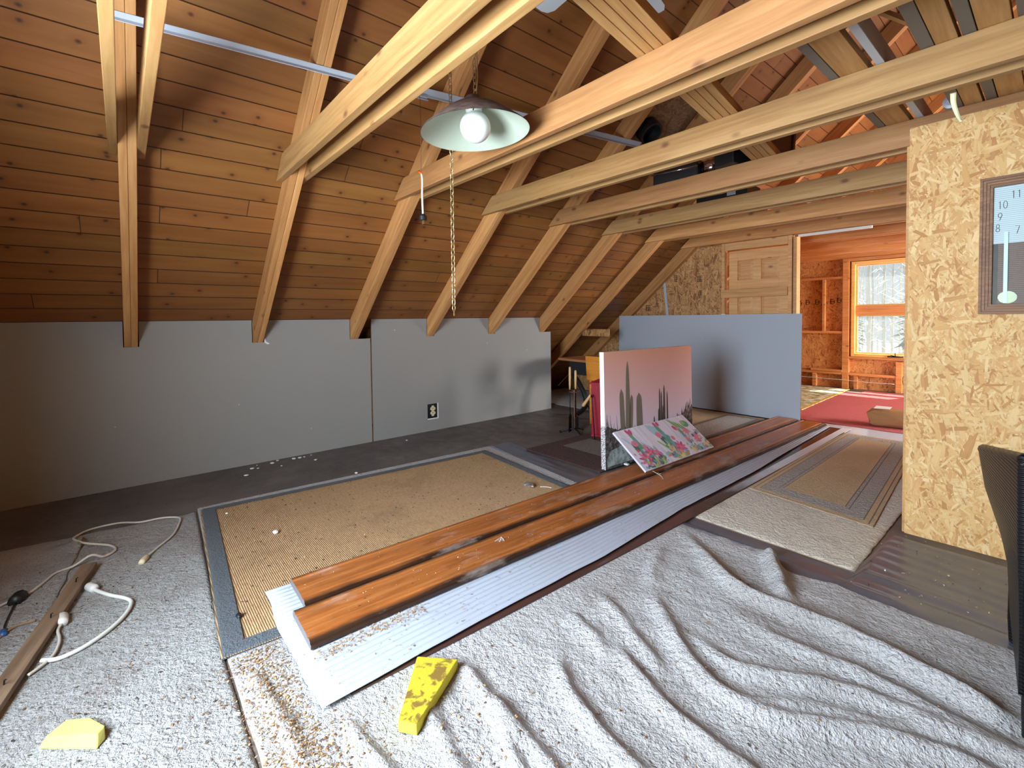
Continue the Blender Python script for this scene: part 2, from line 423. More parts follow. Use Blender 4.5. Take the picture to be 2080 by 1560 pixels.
def smooth_path(pts, n=8):
    P = [Vector(p) for p in pts]; P = [P[0]*2-P[1]] + P + [P[-1]*2-P[-2]]; out = []
    for i in range(1, len(P)-2):
        for k in range(n):
            t = k/n; a, b, c, d = P[i-1], P[i], P[i+1], P[i+2]
            out.append(.5*((2*b)+(c-a)*t+(2*a-5*b+4*c-d)*t*t+(3*b-a-3*c+d)*t**3))
    out.append(P[-2]); return out
def nz(x, y, z=0.): return noise.noise(Vector((x, y, z)))
ORD = ['first', 'second', 'third', 'fourth', 'fifth', 'sixth', 'seventh', 'eighth', 'ninth', 'tenth', 'eleventh', 'twelfth']

# ================================================================== THE SHELL
S(MB().box((-1.6, YF-.15, -.12), (9.2, YB+.15, 0)).build('floor', 'floor'))
# roof deck, both slopes
def deck():
    b = MB(); x0 = -1.45; t = .022
    ya, yb = YF-.15, YB+.15
    pts = []
    for sgn in (1, -1):
        X = lambda x: x if sgn == 1 else 2*RIDGE-x
        zl, zr = deckz(x0), deckz(RIDGE)
        b.add([(X(x0), ya, zl), (X(RIDGE), ya, zr), (X(RIDGE), yb, zr), (X(x0), yb, zl),
               (X(x0), ya, zl+t/CA), (X(RIDGE), ya, zr+t/CA), (X(RIDGE), yb, zr+t/CA), (X(x0), yb, zl+t/CA)],
              [(0, 1, 2, 3), (4, 5, 6, 7), (0, 1, 5, 4), (2, 3, 7, 6), (0, 3, 7, 4)])
    o = b.build('ceiling', 'deck')
    me = o.data; uvl = me.uv_layers.new(name='UVMap')
    for p in me.polygons:
        right = p.center.x > RIDGE
        for li in p.loop_indices:
            co = me.vertices[me.loops[li].vertex_index].co
            xx = 2*RIDGE-co.x if right else co.x
            uvl.data[li].uv = (co.y+20, (xx/CA) + 20*.137 + (41.1 if right else 0))
    return S(o)
deck()

# left knee wall: two drywall panels notched round the rafters
ZN = 1.03
def yz(u, v, d): return (d, u, v)
def panel(y0, y1, ks, name, endcut=None):
    top = [(y0, KH)]
    for k in ks:
        a, b = RY(k)-.006, RY(k)+.083
        if endcut == k: top += [(a, KH), (a, ZN), (y1, ZN)]; break
        top += [(a, KH), (a, ZN), (b, ZN), (b, KH)]
    else: top += [(y1, KH)]
    poly = [(y0, 0)] + top + [(y1, 0)]
    b = MB(); b.prism(poly, -.0127, 0, yz, 0, 1)
    return S(b.build(name, ['drywall', 'paper_red']))
panel(YF, 1.374, [0, 1, 2], 'wall_left', 2)
panel(1.386, 3.815, [3, 4, 5], 'wall_left', 5)
# backing stud dark edge in the seam
S(MB().box((-.06, 1.36, 0), (-.014, 1.41, 1.03)).build('trim_1', 'rafter'))

# front gable (behind the photographer) with the window the daylight comes through
WX0, WX1, WZ0, WZ1 = 2.72, 4.01, .60, 2.0
def wall_with_hole(name, y0, y1, mat, hx0, hx1, hz0, hz1, xl, xr, peak=True):
    b = MB(); f = lambda u, v, d: (u, d, v)
    def zt(x): return deckz(x) if x <= RIDGE else deckz(2*RIDGE-x)
    def strip(xa, xb, za, zb=None):
        xs = [xa] + ([RIDGE] if xa < RIDGE < xb else []) + [xb]
        poly = [(xa, za), (xb, za)] + ([(x, zt(x)) for x in reversed(xs)] if zb is None else [(xb, zb), (xa, zb)])
        b.prism(poly, y0, y1, f)
    strip(xl, hx0, 0); strip(hx1, xr, 0); strip(hx0, hx1, 0, hz0); strip(hx0, hx1, hz1)
    return S(b.build(name, mat))
wall_with_hole('wall_front', YF-.12, YF, 'osb', WX0, WX1, WZ0, WZ1, -1.44, 8.6+1.44)
def window(name, x0, x1, z0, z1, yin, depth, mull, fr=.05):
    r = S(empty(name, ((x0+x1)/2, yin, z0)))
    cx = (x0+x1)/2
    b = MB(); y0, y1 = 0., depth
    L = lambda xa, xb, za, zb, ya=y0, yb=y1: b.box((xa-cx, ya, za-z0), (xb-cx, yb, zb-z0))
    L(x0, x0+fr, z0, z1); L(x1-fr, x1, z0, z1); L(x0+fr, x1-fr, z0, z0+fr); L(x0+fr, x1-fr, z1-fr, z1)
    b.build('window_frame', 'frame_wood', r, .004)
    if mull:
        m = MB(); m.box((x0+fr-cx, depth*.55-.03, mull[0]-z0), (x1-fr-cx, depth*.55+.03, mull[1]-z0)); m.build('mullion', 'orange', r, .004)
        zs = [(z0+fr, mull[0]), (mull[1], z1-fr)]
    else: zs = [(z0+fr, z1-fr)]
    for za, zb in zs:
        g = MB(); yy = y0 + depth*.55
        s_ = .022; s = MB()
        for (xa, xb, a, c) in ((x0+fr, x0+fr+s_, za, zb), (x1-fr-s_, x1-fr, za, zb), (x0+fr+s_, x1-fr-s_, za, za+s_), (x0+fr+s_, x1-fr-s_, zb-s_, zb)):
            s.box((xa-cx, yy-.015, a-z0), (xb-cx, yy+.02, c-z0))
        sash = s.build('sash', 'sash_wood', r, .003)
        g.box((x0+fr+s_-cx, yy-.002, za+s_-z0), (x1-fr-s_-cx, yy+.002, zb-s_-z0)); g.build('pane', 'glass', r)
    return r
MAT['frame_wood'] = pine('window frame pine', (236, 190, 112), (224, 172, 90), (204, 150, 70), (150, 96, 50), knots=.1)
MAT['sash_wood'] = pine('window sash pine', (214, 182, 124), (196, 162, 104), (170, 136, 84), (130, 90, 50), knots=.1)
window('window_1', WX0, WX1, WZ0, WZ1, YF-.12, .12, None)
# right knee wall (out of frame, mirrors the left one)
S(MB().box((2*RIDGE, YF, 0), (2*RIDGE+.012, YB, KH)).build('wall_right', 'drywall'))

# strand board partition on the right, nailed to joist four
YP = RY(4)-.038
def xz(u, v, d): return (u, d, v)
b = MB(); b.prism([(4.0, 0), (8.58, 0), (8.58, 2.222), (4.0, 2.222)], YP-.012, YP-.0005, xz); S(b.build('wall_right', 'osb'))
S(MB().box((3.986, YP, 0), (4.024, YP+.089, ZJ-.002)).build('trim_2', 'stock', bevel=.002))
S(MB().box((4.024, YP, 0), (8.58, YP+.012, ZJ-.002)).build('wall_right', 'osb'))
# small cream strands on the board (loose flakes pressed in its face)

# far partition under joist seven: strand board, pocket door framing, opening
YD = RY(7)
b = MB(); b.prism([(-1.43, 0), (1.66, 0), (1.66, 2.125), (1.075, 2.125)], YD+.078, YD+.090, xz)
for (x, z, w, h) in ((.93, 1.70, .05, .10), (1.28, 1.68, .07, .09), (.45, 1.30, .09, .10), (1.30, 1.50, .05, .07), (.62, 1.36, .05, .06)):
    for i in range(4):
        zz = z + h*i/4
        b.box((x, YD+.0775, zz), (x+w, YD+.0779, zz+h/11), 1)
    b.box((x, YD+.0775, z), (x+w*.1, YD+.0779, z+h*.8), 1); b.box((x+w*.55, YD+.0775, z), (x+w*.65, YD+.0779, z+h*.8), 1)
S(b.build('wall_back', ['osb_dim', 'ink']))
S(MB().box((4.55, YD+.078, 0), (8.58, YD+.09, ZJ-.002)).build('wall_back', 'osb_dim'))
# door framing
S(MB().box((1.662, YD+.0, 0), (1.70, YD+.076, ZJ-.002)).build('trim_3', 'door_pine', bevel=.002))
S(MB().box((2.458, YD+.0, 0), (2.500, YD+.076, ZJ-.002)).build('trim_4', 'door_pine', bevel=.002))
S(MB().box((2.514, YD-.002, 0), (2.552, YD+.10, 2.105)).build('trim_5', 'door_pine', bevel=.002))
S(MB().box((1.702, YD+.002, 2.035), (2.456, YD+.02, 2.128)).build('trim_6', 'door_pine', bevel=.002))
S(MB().box((1.662, YD-.018, 1.445), (2.458, YD-.0005, 1.545)).build('trim_7', 'door_pine', bevel=.002))
# six panel pine door standing in the pocket
d = empty('panel_door', (2.08, YD+.05, 0), label='bare pine six-panel door slid into the pocket beside the far opening', cat='door')
b = MB(); x0, x1 = -.345, .372; T = .034
rails = [(0, .2), (.80, .93), (1.55, 1.66), (1.90, 2.025)]
for a, c in rails: b.box((x0+.11, 0, a), (x1-.11, T, c))
b.box((x0, 0, 0), (x0+.11, T, 2.025)); b.box((x1-.11, 0, 0), (x1, T, 2.025)); [b.box((-.045, 0, za), (.055, T, zb)) for za, zb in ((.2, .8), (.93, 1.55), (1.66, 1.9))]
b.build('door_frame', 'door_pine', d, .003)
for (za, zb) in ((.2, .8), (.93, 1.55), (1.66, 1.9)):
    for xa, xb in ((x0+.11, -.045), (.055, x1-.11)):
        p = MB(); i = .035
        p.add([(xa, .02, za), (xb, .02, za), (xb, .02, zb), (xa, .02, zb), (xa+i, .006, za+i), (xb-i, .006, za+i), (xb-i, .006, zb-i), (xa+i, .006, zb-i)],
              [(0, 1, 5, 4), (1, 2, 6, 5), (2, 3, 7, 6), (3, 0, 4, 7), (4, 5, 6, 7)]); p.build('panel', 'door_pine', d)
o = MB().box((2.55, RY(7)+.04, 2.104), (3.25, RY(7)+.07, 2.130)).build('door_track', 'white_plastic')
tag(o, 'thin white sliding door track under the joist over the far opening', 'track')

# far room
YG = YB
FX0, FX1, FZ0, FZ1 = 2.255, 3.45, .535, 2.075
wall_with_hole('wall_back', YG, YG+.14, 'osb_bounce_lit', FX0, FX1, FZ0, FZ1, -1.44, 8.6+1.44)
wn = window('window_2', FX0, FX1, FZ0, FZ1, YG-.07, .15, (1.21, 1.36))
cr = MB(); cr.tube([(-.06, -.01, .045), (.0, -.03, .03), (.06, -.035, .025), (.10, -.03, .03)], .007); cr.tube([(0, -.02, .03), (0, -.03, .085)], .006)
cr.tube([(-.10, -.012, .022), (.10, -.012, .022)], .009)
cr.build('crank_handle', 'iron', wn, smooth=True)
# end wall of the far room with an opening added for side light (out of frame)
b = MB(); X = 7.2; f = lambda u, v, d: (d, u, v)
for (ya, yb, za, zb) in ((YD+.1, 5.9, 0, 2.12), (8.0, YG, 0, 2.12), (5.9, 8.0, 0, .4), (5.9, 8.0, 2.05, 2.12)): b.box((X, ya, za), (X+.1, yb, zb))
S(b.build('wall_right', 'osb_bounce_lit'))
# gable framing of the far room
fr = [((2.137, 0.0), (2.228, 2.13), .09), ((1.30, 1.81), (2.137, 1.85), .085), ((1.20, .905), (2.137, .945), .085), ((1.835, .945), (1.875, 1.81), .085),
      ((1.05, .225), (2.137, .265), .088), ((1.67, .268), (2.137, .306), .10), ((1.69, 0), (1.75, .225), .085), ((2.228, .225), (2.86, .265), .085),
      ((2.86, 0), (2.935, .48), .09), ((2.228, 2.085), (3.5, 2.13), .085), ((2.228, .50), (3.5, .533), .085), ((1.05, 0), (2.137, .03), .02), ((.5, 0.), (.54, 1.62), .085), ((2.3, 0), (2.35, .225), .07)]
for i, ((xa, za), (xb, zb), dp) in enumerate(fr):
    S(MB().box((xa, YG-dp, za), (xb, YG-.001, zb)).build('trim_%d' % (8+i), 'orange', bevel=.002))
t = empty('electrical_outlet', (2.975, YG, .20), label='white outlet with metal ears on the far orange wall below the window', cat='outlet')
MB().box((-.028, -.035, -.05), (.028, -.0005, .05)).build('box', 'cream_plastic', t, .003)
b = MB(); b.box((-.036, -.038, .045), (.036, -.0355, .062)); b.build('ear', 'chrome', t)
b = MB(); b.box((-.036, -.038, -.062), (.036, -.0355, -.045)); b.build('ear', 'chrome', t)
b = MB(); b.tube(smooth_path([(1.1, YG-.105, .150), (1.7, YG-.108, .145), (2.15, YG-.105, .142), (2.5, YG-.095, .132), (2.85, YG-.105, .138)]), .005, 6)
tag(b.build('wall_cable', 'cord', smooth=True), 'white cable strung along the studs low on the far orange wall', 'cable')
t = empty('table_lamp', (1.40, 7.2, .022), label='cream cone lampshade just peeping past the leaning drywall sheet in the far room', cat='lamp')
b = MB(); b.lathe([(.25, .42), (.09, .72), (.085, .72), (.245, .42)], 28); b.build('shade', 'shade_cream', t, smooth=True)
b = MB(); b.lathe([(0, 0), (.10, 0), (.10, .02), (.025, .05), (.02, .55), (0, .55)], 20); b.build('base', 'iron', t, smooth=True)
b = MB(); b.tube([(.20, 0, .43), (.20, 0, .30)], .003, 6); b.ball((.20, 0, .295), .006, 8, 6); b.build('pull_cord', 'brass', t)
# printed stamps on the far board
for (x, z) in ((1.55, 1.40), (1.70, 1.40), (1.93, 1.40), (2.03, 1.42), (1.42, 1.38)):
    b = MB(); w, h = .075, .085
    b.box((x, YG-.0015, z), (x+.012, YG-.0004, z+h)); b.box((x+w-.02, YG-.0015, z+.01), (x+w-.008, YG-.0004, z+h*.7))
    for q in range(3): b.box((x, YG-.0015, z+q*h*.42), (x+w*.7, YG-.0004, z+q*h*.42+.009))
    tag(b.build('mill_stamp', 'ink'), 'black printed mill stamp on the orange board left of the far window', 'stamp', 'mill stamps in a row on the far orange board')

# ================================================================== RAFTERS (two plies each)
M_r = lambda y: Matrix.Translation((-1.10, y, deckz(-1.10))) @ Matrix.Rotation(-A, 4, 'Y')
LEN = (RIDGE+1.10)/CA - .1
rlab = {0: 'doubled rafter nearest the left edge of the picture, behind the nearest joist pair',
        1: 'doubled rafter second from the left, carrying the steep joist pair left of the lamp',
        2: 'doubled rafter third from the left, landing beside the drywall seam',
        3: 'doubled rafter fourth from the left, behind the hanging chain',
        4: 'doubled rafter fifth from the left, dipping into the middle of the right drywall panel',
        5: 'doubled rafter sixth from the left, ending at the right end of the knee wall',
        6: 'doubled rafter seventh from the left, first one past the knee wall',
        7: 'doubled rafter eighth from the left, against the strand board far partition',
        8: 'doubled rafter first beyond the far partition, seen above the joists',
        9: 'doubled rafter second beyond the far partition, seen above the joists',
        10: 'doubled rafter third beyond the far partition, seen high between stored studs',
        11: 'doubled rafter against the far gable wall high in the loft'}
for k in range(12):
    y = RY(k) if k < 11 else RY(k)-.08
    e = empty('rafter', (0, 0, 0), label=rlab[k], cat='rafter')
    e.matrix_world = M_r(y)
    for j in range(2):
        jit = R_.uniform(-.003, .003)
        MB().box((0, j*.0385, -.1406+jit), (LEN, j*.0385+.0375, -.0005)).build('ply', 'rafter', e, .003)

# ================================================================== CEILING JOISTS (a board on each side of its rafter)
def joist(k, side, mat, label, xa=None, xb=7.45):
    y = RY(k)
    ya, yb = (y-.0385, y-.0008) if side == 0 else (y+.0768, y+.1145)
    zb, zt = ZJ, ZJT
    x0 = (zb-KH)/SL + .012; x1 = (zt-.016-KH)/SL + .012
    if k >= 8: x0 += .0
    x0 -= 0.0; poly = [(x0, zb), (xb, zb), (xb, zt), (x1+.03, zt), (x1, zt-.018)]
    bm_ = MB(); cx = 3.5
    bm_.prism([(u-cx, v-zb) for u, v in poly], 0, yb-ya, lambda u, v, d: (u, d, v))
    o = bm_.build('ceiling_joist', mat, bevel=.003, loc=(cx, ya, zb))
    return tag(o, label, 'joist', 'ceiling joists nailed to the rafters')
jl = {0: ('left board of the nearest joist pair, at the left edge of the picture', 'right board of the nearest joist pair, at the left edge of the picture'),
      1: ('front board of the joist pair just left of the lamp, second pair from the left', 'back board of the joist pair just left of the lamp, hiding the chain tops'),
      2: ('front reddish board of the joist pair right behind the lamp', 'back board of the joist pair right behind the lamp, with a dark bark patch'),
      3: ('front pale board of the joist pair crossing just before the strand board wall', 'back board of the pale joist pair from which a white strip hangs'),
      4: ('front board of the joist pair that the right strand board wall is nailed to', 'back board of the joist pair above the right strand board wall'),
      5: ('front board of the joist pair just beyond the strand board wall', 'back board of the joist pair just beyond the strand board wall'),
      6: ('front board of the second joist pair beyond the strand board wall', 'back board of the second joist pair beyond the strand board wall'),
      7: ('front board of the joist pair over the far door opening', 'back board of the joist pair over the far door opening'),
      8: ('front board of the first joist pair inside the orange far room', 'back board of the first joist pair inside the orange far room'),
      9: ('front board of the second joist pair inside the orange far room', 'back board of the second joist pair inside the orange far room'),
      10: ('front board of the third joist pair inside the orange far room', 'back board of the third joist pair inside the orange far room'),
      11: ('front board of the joist against the far window wall', None)}
jm = {0: 'joist', 1: 'joist', 2: 'joist_red', 3: 'joist', 4: 'joist_red', 5: 'joist', 6: 'rafter', 7: 'rafter'}
for k in range(11):
    for sd in (0, 1):
        m = jm.get(k, 'orange')
        if sd == 1: m = 'joist' if k < 8 else 'orange'
        joist(k, sd, m, jl[k][sd])
joist(11, 0, 'orange', jl[11][0])

# ================================================================== STORED IN THE LOFT (lying along the room on the joists)
ZL = ZJT+.001
def loft(name, x0, x1, y0, y1, h, mat, label, cat, group=None, skew=None, z=ZL, grooves=0):
    cx, cy = (x0+x1)/2, (y0+y1)/2; w, L = x1-x0, y1-y0
    b = MB()
    if grooves:
        ws = [-w/2 + w*i/(grooves+1) for i in range(grooves+2)]
        for i in range(grooves+1): b.box((-L/2, ws[i]+.0015, 0), (L/2, ws[i+1]-.0015, h))
        b.box((-L/2, -w/2+.002, .006), (L/2, w/2-.002, h-.002))
    elif name == 'steel_stud':
        t = .003
        b.box((-L/2, -w/2, 0), (L/2, w/2, t)); b.box((-L/2, -w/2, t), (L/2, -w/2+t, h)); b.box((-L/2, w/2-t, t), (L/2, w/2, h))
    else: b.box((-L/2, -w/2, 0), (L/2, w/2, h))
    o = b.build(name, mat, bevel=.002, loc=(cx, cy, z), rot=(0, 0, rad(90) if skew is None else skew))
    return tag(o, label, cat, group)
gs, gb = 'grey steel studs stored on the joists', 'boards stored on the joists'
loft('steel_stud', 3.850, 3.887, .45, 3.25, .09, 'stud_steel', 'leftmost grey steel stud stored on the joists', 'stud', gs)
loft('stored_board', 3.890, 3.996, .45, 3.2, .038, 'stock', 'wide pine board stored right of the leftmost grey stud', 'board', gb)
loft('steel_stud', 4.024, 4.055, .5, 3.2, .09, 'grey_paint', 'light grey steel stud right of the wide stored board', 'stud', gs)
loft('steel_stud', 4.172, 4.215, .5, 3.15, .09, 'stud_steel', 'wide dark grey stud at the right end of the loose stick', 'stud', gs)
loft('stored_board', 4.218, 4.286, .5, 3.1, .038, 'stock', 'stored pine board between two grey studs, upper right', 'board', gb)
loft('steel_stud', 4.298, 4.338, .5, 3.2, .09, 'stud_steel', 'grey steel stud second from the right edge of the picture', 'stud', gs)
loft('stored_board', 4.342, 4.432, .5, 3.2, .038, 'stock', 'stored pine board nearest the right edge of the picture', 'board', gb)
loft('steel_stud', 4.446, 4.486, .5, 3.2, .09, 'stud_steel', 'grey steel stud nearest the right edge of the picture', 'stud', gs)
loft('stored_board', 4.50, 4.60, .5, 3.2, .038, 'stock', 'stored pine board past the rightmost grey stud', 'board', gb)
# slanted grooved planking
p0, p1 = Vector((3.62, .20)), Vector((3.195, 2.92)); mid = (p0+p1)/2; ang = math.atan2(p1.y-p0.y, p1.x-p0.x)
o = loft('grooved_planking', mid.x-.082, mid.x+.082, mid.y-(p1-p0).length/2, mid.y+(p1-p0).length/2, .045, 'stock', 'slanted bundle of grooved pine planking lying across the joists right of the lamp', 'planking', None, ang, ZL, 3)
b = MB(); b.box((-.22, -.008, 0), (.22, .008, .02))
tag(b.build('loose_stick', 'stock', loc=(4.105, 1.80, ZJT+.093), rot=(0, 0, math.atan2(.347, .117))), 'thin pale stick lying slantwise between two stored grey studs', 'stick')
# dark odds and ends above joists four and five
t = empty('storage_case', (2.47, 2.86+.30, ZL), (0, 0, rad(8)), 'black storage case with a chrome rim lying on the joists left of the bowl', 'case')
b = MB(); b.box((-.20, -.33, 0), (.17, .30, .16)); b.build('shell', 'black', t, .015)
b = MB(); b.tube([(-.205, -.335, .09), (.175, -.335, .09)], .008); b.build('rim', 'chrome', t, smooth=True)
t = tag(MB().lathe([(.02, 0), (.055, .015), (.085, .06), (.095, .12), (.09, .12), (.08, .06), (.05, .02), (.0, .006)], 28).build('steel_bowl', 'chrome', smooth=True, loc=(2.75, 2.97, ZL)), 'chrome bowl standing on the joists beside the black case', 'bowl')
t = empty('black_panel', (3.02, 3.0, ZL), (0, 0, rad(80)), 'flat black panel box lying on the joists between bowl and frames', 'panel')
MB().box((-.28, -.07, 0), (.3, .09, .14)).build('body', 'black', t, .006)
for i, (x, lab) in enumerate(((3.135, 'dark wooden picture frame standing on the joists, left of two'), (3.20, 'dark wooden picture frame standing on the joists, right of two'))):
    t = empty('picture_frame', (x, 3.02, ZL), (0, rad(4), 0), lab, 'picture frame', 'dark frames stored on the joists')
    b = MB(); w, h, fr_ = .5, .36, .035
    for (ya, yb, za, zb) in ((-w/2, w/2, 0, fr_), (-w/2, w/2, h-fr_, h), (-w/2, -w/2+fr_, fr_, h-fr_), (w/2-fr_, w/2, fr_, h-fr_)): b.box((0, ya, za), (.025, yb, zb))
    b.build('moulding', 'dark_wood', t, .003); MB().box((.008, -w/2+fr_, fr_), (.014, w/2-fr_, h-fr_)).build('backing', 'black', t)
t = empty('equipment_box', (2.45, 3.90, ZL), (0, 0, rad(4)), 'long black equipment box lying on the joists above the far partition side', 'box')
MB().box((-.28, -.16, 0), (.2, .18, .15)).build('body', 'black', t, .008)
MB().box((.02, -.163, .05), (.1, -.158, .09)).build('name_plate', 'grey_paint', t)
# round grey knob and hanging white strip near the partition
b = MB(); b.lathe([(0, 0), (.028, 0), (.032, .01), (.032, .05), (.018, .056), (.016, .062), (0, .062)], 20, Matrix.Rotation(rad(90), 4, 'X'))
tag(b.build('metal_disc', 'grey_paint', smooth=False, loc=(4.165, RY(4)-.0, ZJT+.035)), 'round grey metal disc on top of the joist above the strand board wall', 'disc')
pts = [(4.252, 2.14, 2.13), (4.253, 2.145, 2.09), (4.262, 2.15, 2.05), (4.272, 2.14, 2.02), (4.280, 2.125, 2.0)]
b = MB(); P = smooth_path(pts, 6)
b.grid(1, len(P)-1, lambda u, v: P[int(round(v*(len(P)-1)))] + Vector(((u-.5)*.020*(1-.5*v), 0, 0)))
o = b.build('plastic_strip', 'cream_plastic', smooth=True); md = o.modifiers.new('thick', 'SOLIDIFY'); md.thickness = .003
tag(o, 'curled white plastic strip hanging under the pale joist near the strand board wall', 'strip')

# grey metal bar under the rafters
t = empty('metal_bar', (0, 0, 0), label='long grey painted metal bar running across the undersides of the rafters', cat='bar')
def bar(x0, y0, x1, y1, w, name):
    b = MB(); n = Vector((-SA, 0, CA))
    for (lo, hi, d0, d1) in ((0, w, 0, .004), (0, .004, .004, .03)):
        vs = []
        for (x, y) in ((x0, y0), (x1, y1)):
            base = Vector((x, y, deckz(x))) - n*.1465
            for (s_, d_) in ((lo, d0), (hi, d0), (hi, d1), (lo, d1)): vs.append(base + Vector((CA, 0, SA))*s_ - n*d_)
        b.add(vs, [(0, 1, 2, 3), (4, 5, 6, 7), (0, 1, 5, 4), (1, 2, 6, 5), (2, 3, 7, 6), (3, 0, 4, 7)])
    return b.build(name, 'grey_paint', t)
bar(1.70, -.46, 1.775, 1.02, .03, 'angle_length'); bar(1.775, .80, 1.925, 3.02, .045, 'angle_length')

# strand board patch and black flue collar in the roof between rafters
b = MB(); b.box((0, 0, -.011), (.62, .70, 0))
o = b.build('roof_patch', 'osb_z', loc=(0, 0, 0)); o.matrix_world = Matrix.Translation((1.93, RY(4)+.09, deckz(1.93)-.001)) @ Matrix.Rotation(-A, 4, 'Y')
tag(o, 'dark strand board patch closing a hole in the deck between two rafters', 'patch')
b = MB(); b.lathe([(.0, 0), (.11, 0), (.11, -.10), (.09, -.10), (.085, -.02), (0, -.02)], 28)
o = b.build('flue_collar', 'black', smooth=False); o.matrix_world = Matrix.Translation((2.03, 3.12, deckz(2.03)-.014)) @ Matrix.Rotation(-A, 4, 'Y')
tag(o, 'round black flue collar under the strand board roof patch', 'collar')
b = MB(); b.box((-.03, -.012, -.02), (.03, .012, 0)); b.tube([(0, 0, -.02), (.0, 0, -.05), (.02, 0, -.06), (.03, 0, -.045)], .006)
o = b.build('ceiling_hook', 'black'); o.matrix_world = Matrix.Translation((2.12, 1.33, deckz(2.12)-.001)) @ Matrix.Rotation(-A, 4, 'Y')
tag(o, 'small black hook screwed into the ceiling boards above the lamp', 'hook')

# ceiling fan (blades peep in at the top of the picture)
hub = Vector((3.19, 1.27, 2.90))
t = empty('ceiling_fan', hub, label='white-bladed ceiling fan cut off by the top edge of the picture', cat='fan')
top = deckz(hub.x)-hub.z
b = MB(); b.tube([(0, 0, .10), (0, 0, top-.004)], .013); b.build('downrod', 'grey_paint', t, smooth=True)
b = MB(); b.lathe([(0, -.03), (.07, -.025), (.10, .02), (.10, .08), (.05, .11), (0, .11)], 28); b.build('motor', 'grey_paint', t, smooth=True)
for ang_ in (178, 106, 34, -38, -110):
    b = MB(); out = [(.13, -.045), (.50, -.065), (.54, -.05), (.555, -.02), (.555, .02), (.54, .05), (.50, .065), (.13, .045)]
    b.prism(out, -.004, .004, lambda u, v, d: (u, v, d + v*.12))
    b.build('blade', 'fan_white', t, rot=(0, 0, rad(ang_)))
    
# ================================================================== HANGING LAMP
LC = Vector((2.659, .85, 2.12)); tilt = Matrix.Rotation(0, 4, 'X')
nrm = Vector((-.05, -.07, 1)).normalized(); q = Vector((0, 0, 1)).rotation_difference(nrm).to_matrix().to_4x4()
t = empty('pendant_lamp', LC, label='cone-shaped brown pendant lamp with a white globe bulb hanging on a chain', cat='lamp')
Rr = .258
prof_o = [(Rr+.004, -.002), (Rr, .004), (.20, .052), (.14, .096), (.09, .125), (.055, .14), (.045, .15), (.035, .165), (0, .168)]
b = MB(); b.lathe(prof_o, 64, q); b.build('shade', 'shade_out', t, smooth=True)
b = MB(); b.lathe([(Rr+.003, -.003), (Rr-.003, 0), (.198, .046), (.138, .090), (.088, .119), (.05, .132), (0, .134)], 64, q); b.build('shade_lining', 'shade_in', t, smooth=True)
b = MB(); b.lathe([(0, .132), (.038, .132), (.04, .10), (.032, .085), (.0, .085)], 28, q); b.build('socket', 'white_plastic', t, smooth=True)
b = MB(); b.ball(nrm*.022, .074, 36, 20); b.build('globe_bulb', 'globe', t, smooth=True)
b = MB(); b.tube(smooth_path([(.035, -.02, .12), (.055, -.04, .10), (.045, -.045, .075)]), .003); b.build('wire_stub', 'black', t, smooth=True)
def chain(b, p0, p1, n, a=.0195, c=.0095, r=.0021):
    p0, p1 = Vector(p0), Vector(p1)
    for i in range(n):
        p = p0.lerp(p1, (i+.5)/n); dirv = (p1-p0).normalized()
        x = dirv; y = Vector((1, 0, 0)).cross(x).normalized() if abs(x.x) < .9 else Vector((0, 1, 0))
        z = x.cross(y)
        y2, z2 = (y, z) if i % 2 == 0 else (z, -y)
        yr = (y2+z2*.25).normalized(); zr = x.cross(yr)
        Mx = Matrix((x, yr, zr)).transposed()
        b.torus(p, Mx, a, c, r)
# supporting chain with its cord
b = MB(); topz = 2.98; chain(b, (0, 0, .17), (-.03, .0, topz-LC.z), 23); b.build('chain', 'brass', t, smooth=True)
b = MB(); b.tube(smooth_path([(.008, 0, .165), (.012, .006, .3), (-.01, .004, .6), (-.03, .0, topz-LC.z)]), .0025); b.build('lamp_cord', 'brass', t, smooth=True)
# spare length of chain hanging down behind the shade
t2 = empty('hanging_chain', (2.40, .87, 1.24), label='spare end of brass swag chain hanging straight down behind the lamp shade', cat='chain')
b = MB(); chain(b, (.0, 0, 0.02), (-.004, 0.0, deckz(2.40)-1.24-.16), 62, .0205, .0100, .0022); b.build('links', 'brass', t2, smooth=True)
b = MB(); b.tube([(0, 0, .03), (.001, 0, -.008)], .003); b.build('end_link', 'brass', t2)
# thin cord with orange wire nut and black plug
cx_, cy_ = 2.12, .84
t3 = empty('hanging_plug_cord', (cx_, cy_, 1.80), label='thin cord hanging left of the lamp with orange wire nut and black plug', cat='cord')
b = MB(); b.tube(smooth_path([(0, 0, 1.0), (-.003, 0, .8), (.004, .0, .5), (.0, 0, .25)], 6), .0016); b.build('wire', 'dark_wood', t3)
b = MB(); b.tube([(-.03, 0, .262), (.0, 0, .245), (.012, 0, .238)], [.008, .007, .004]); b.build('wire_nut', 'orange_plastic', t3, smooth=True)
b = MB(); b.tube(smooth_path([(.005, 0, .24), (.012, 0, .20), (.008, 0, .12), (.012, 0, .03), (.012, 0, .0)], 6), .006); b.build('white_cord', 'cord', t3, smooth=True)
b = MB(); b.lathe([(.0, .012), (.012, .012), (.021, .0), (.022, -.022), (.0, -.024)], 18); b.build('plug', 'black', t3, loc=(.012, 0, 0))
b = MB(); b.box((-.008, -.003, -.044), (-.005, .003, -.022)); b.box((.005, -.003, -.044), (.008, .003, -.022)); b.build('prongs', 'brass', t3, loc=(.012, 0, 0))

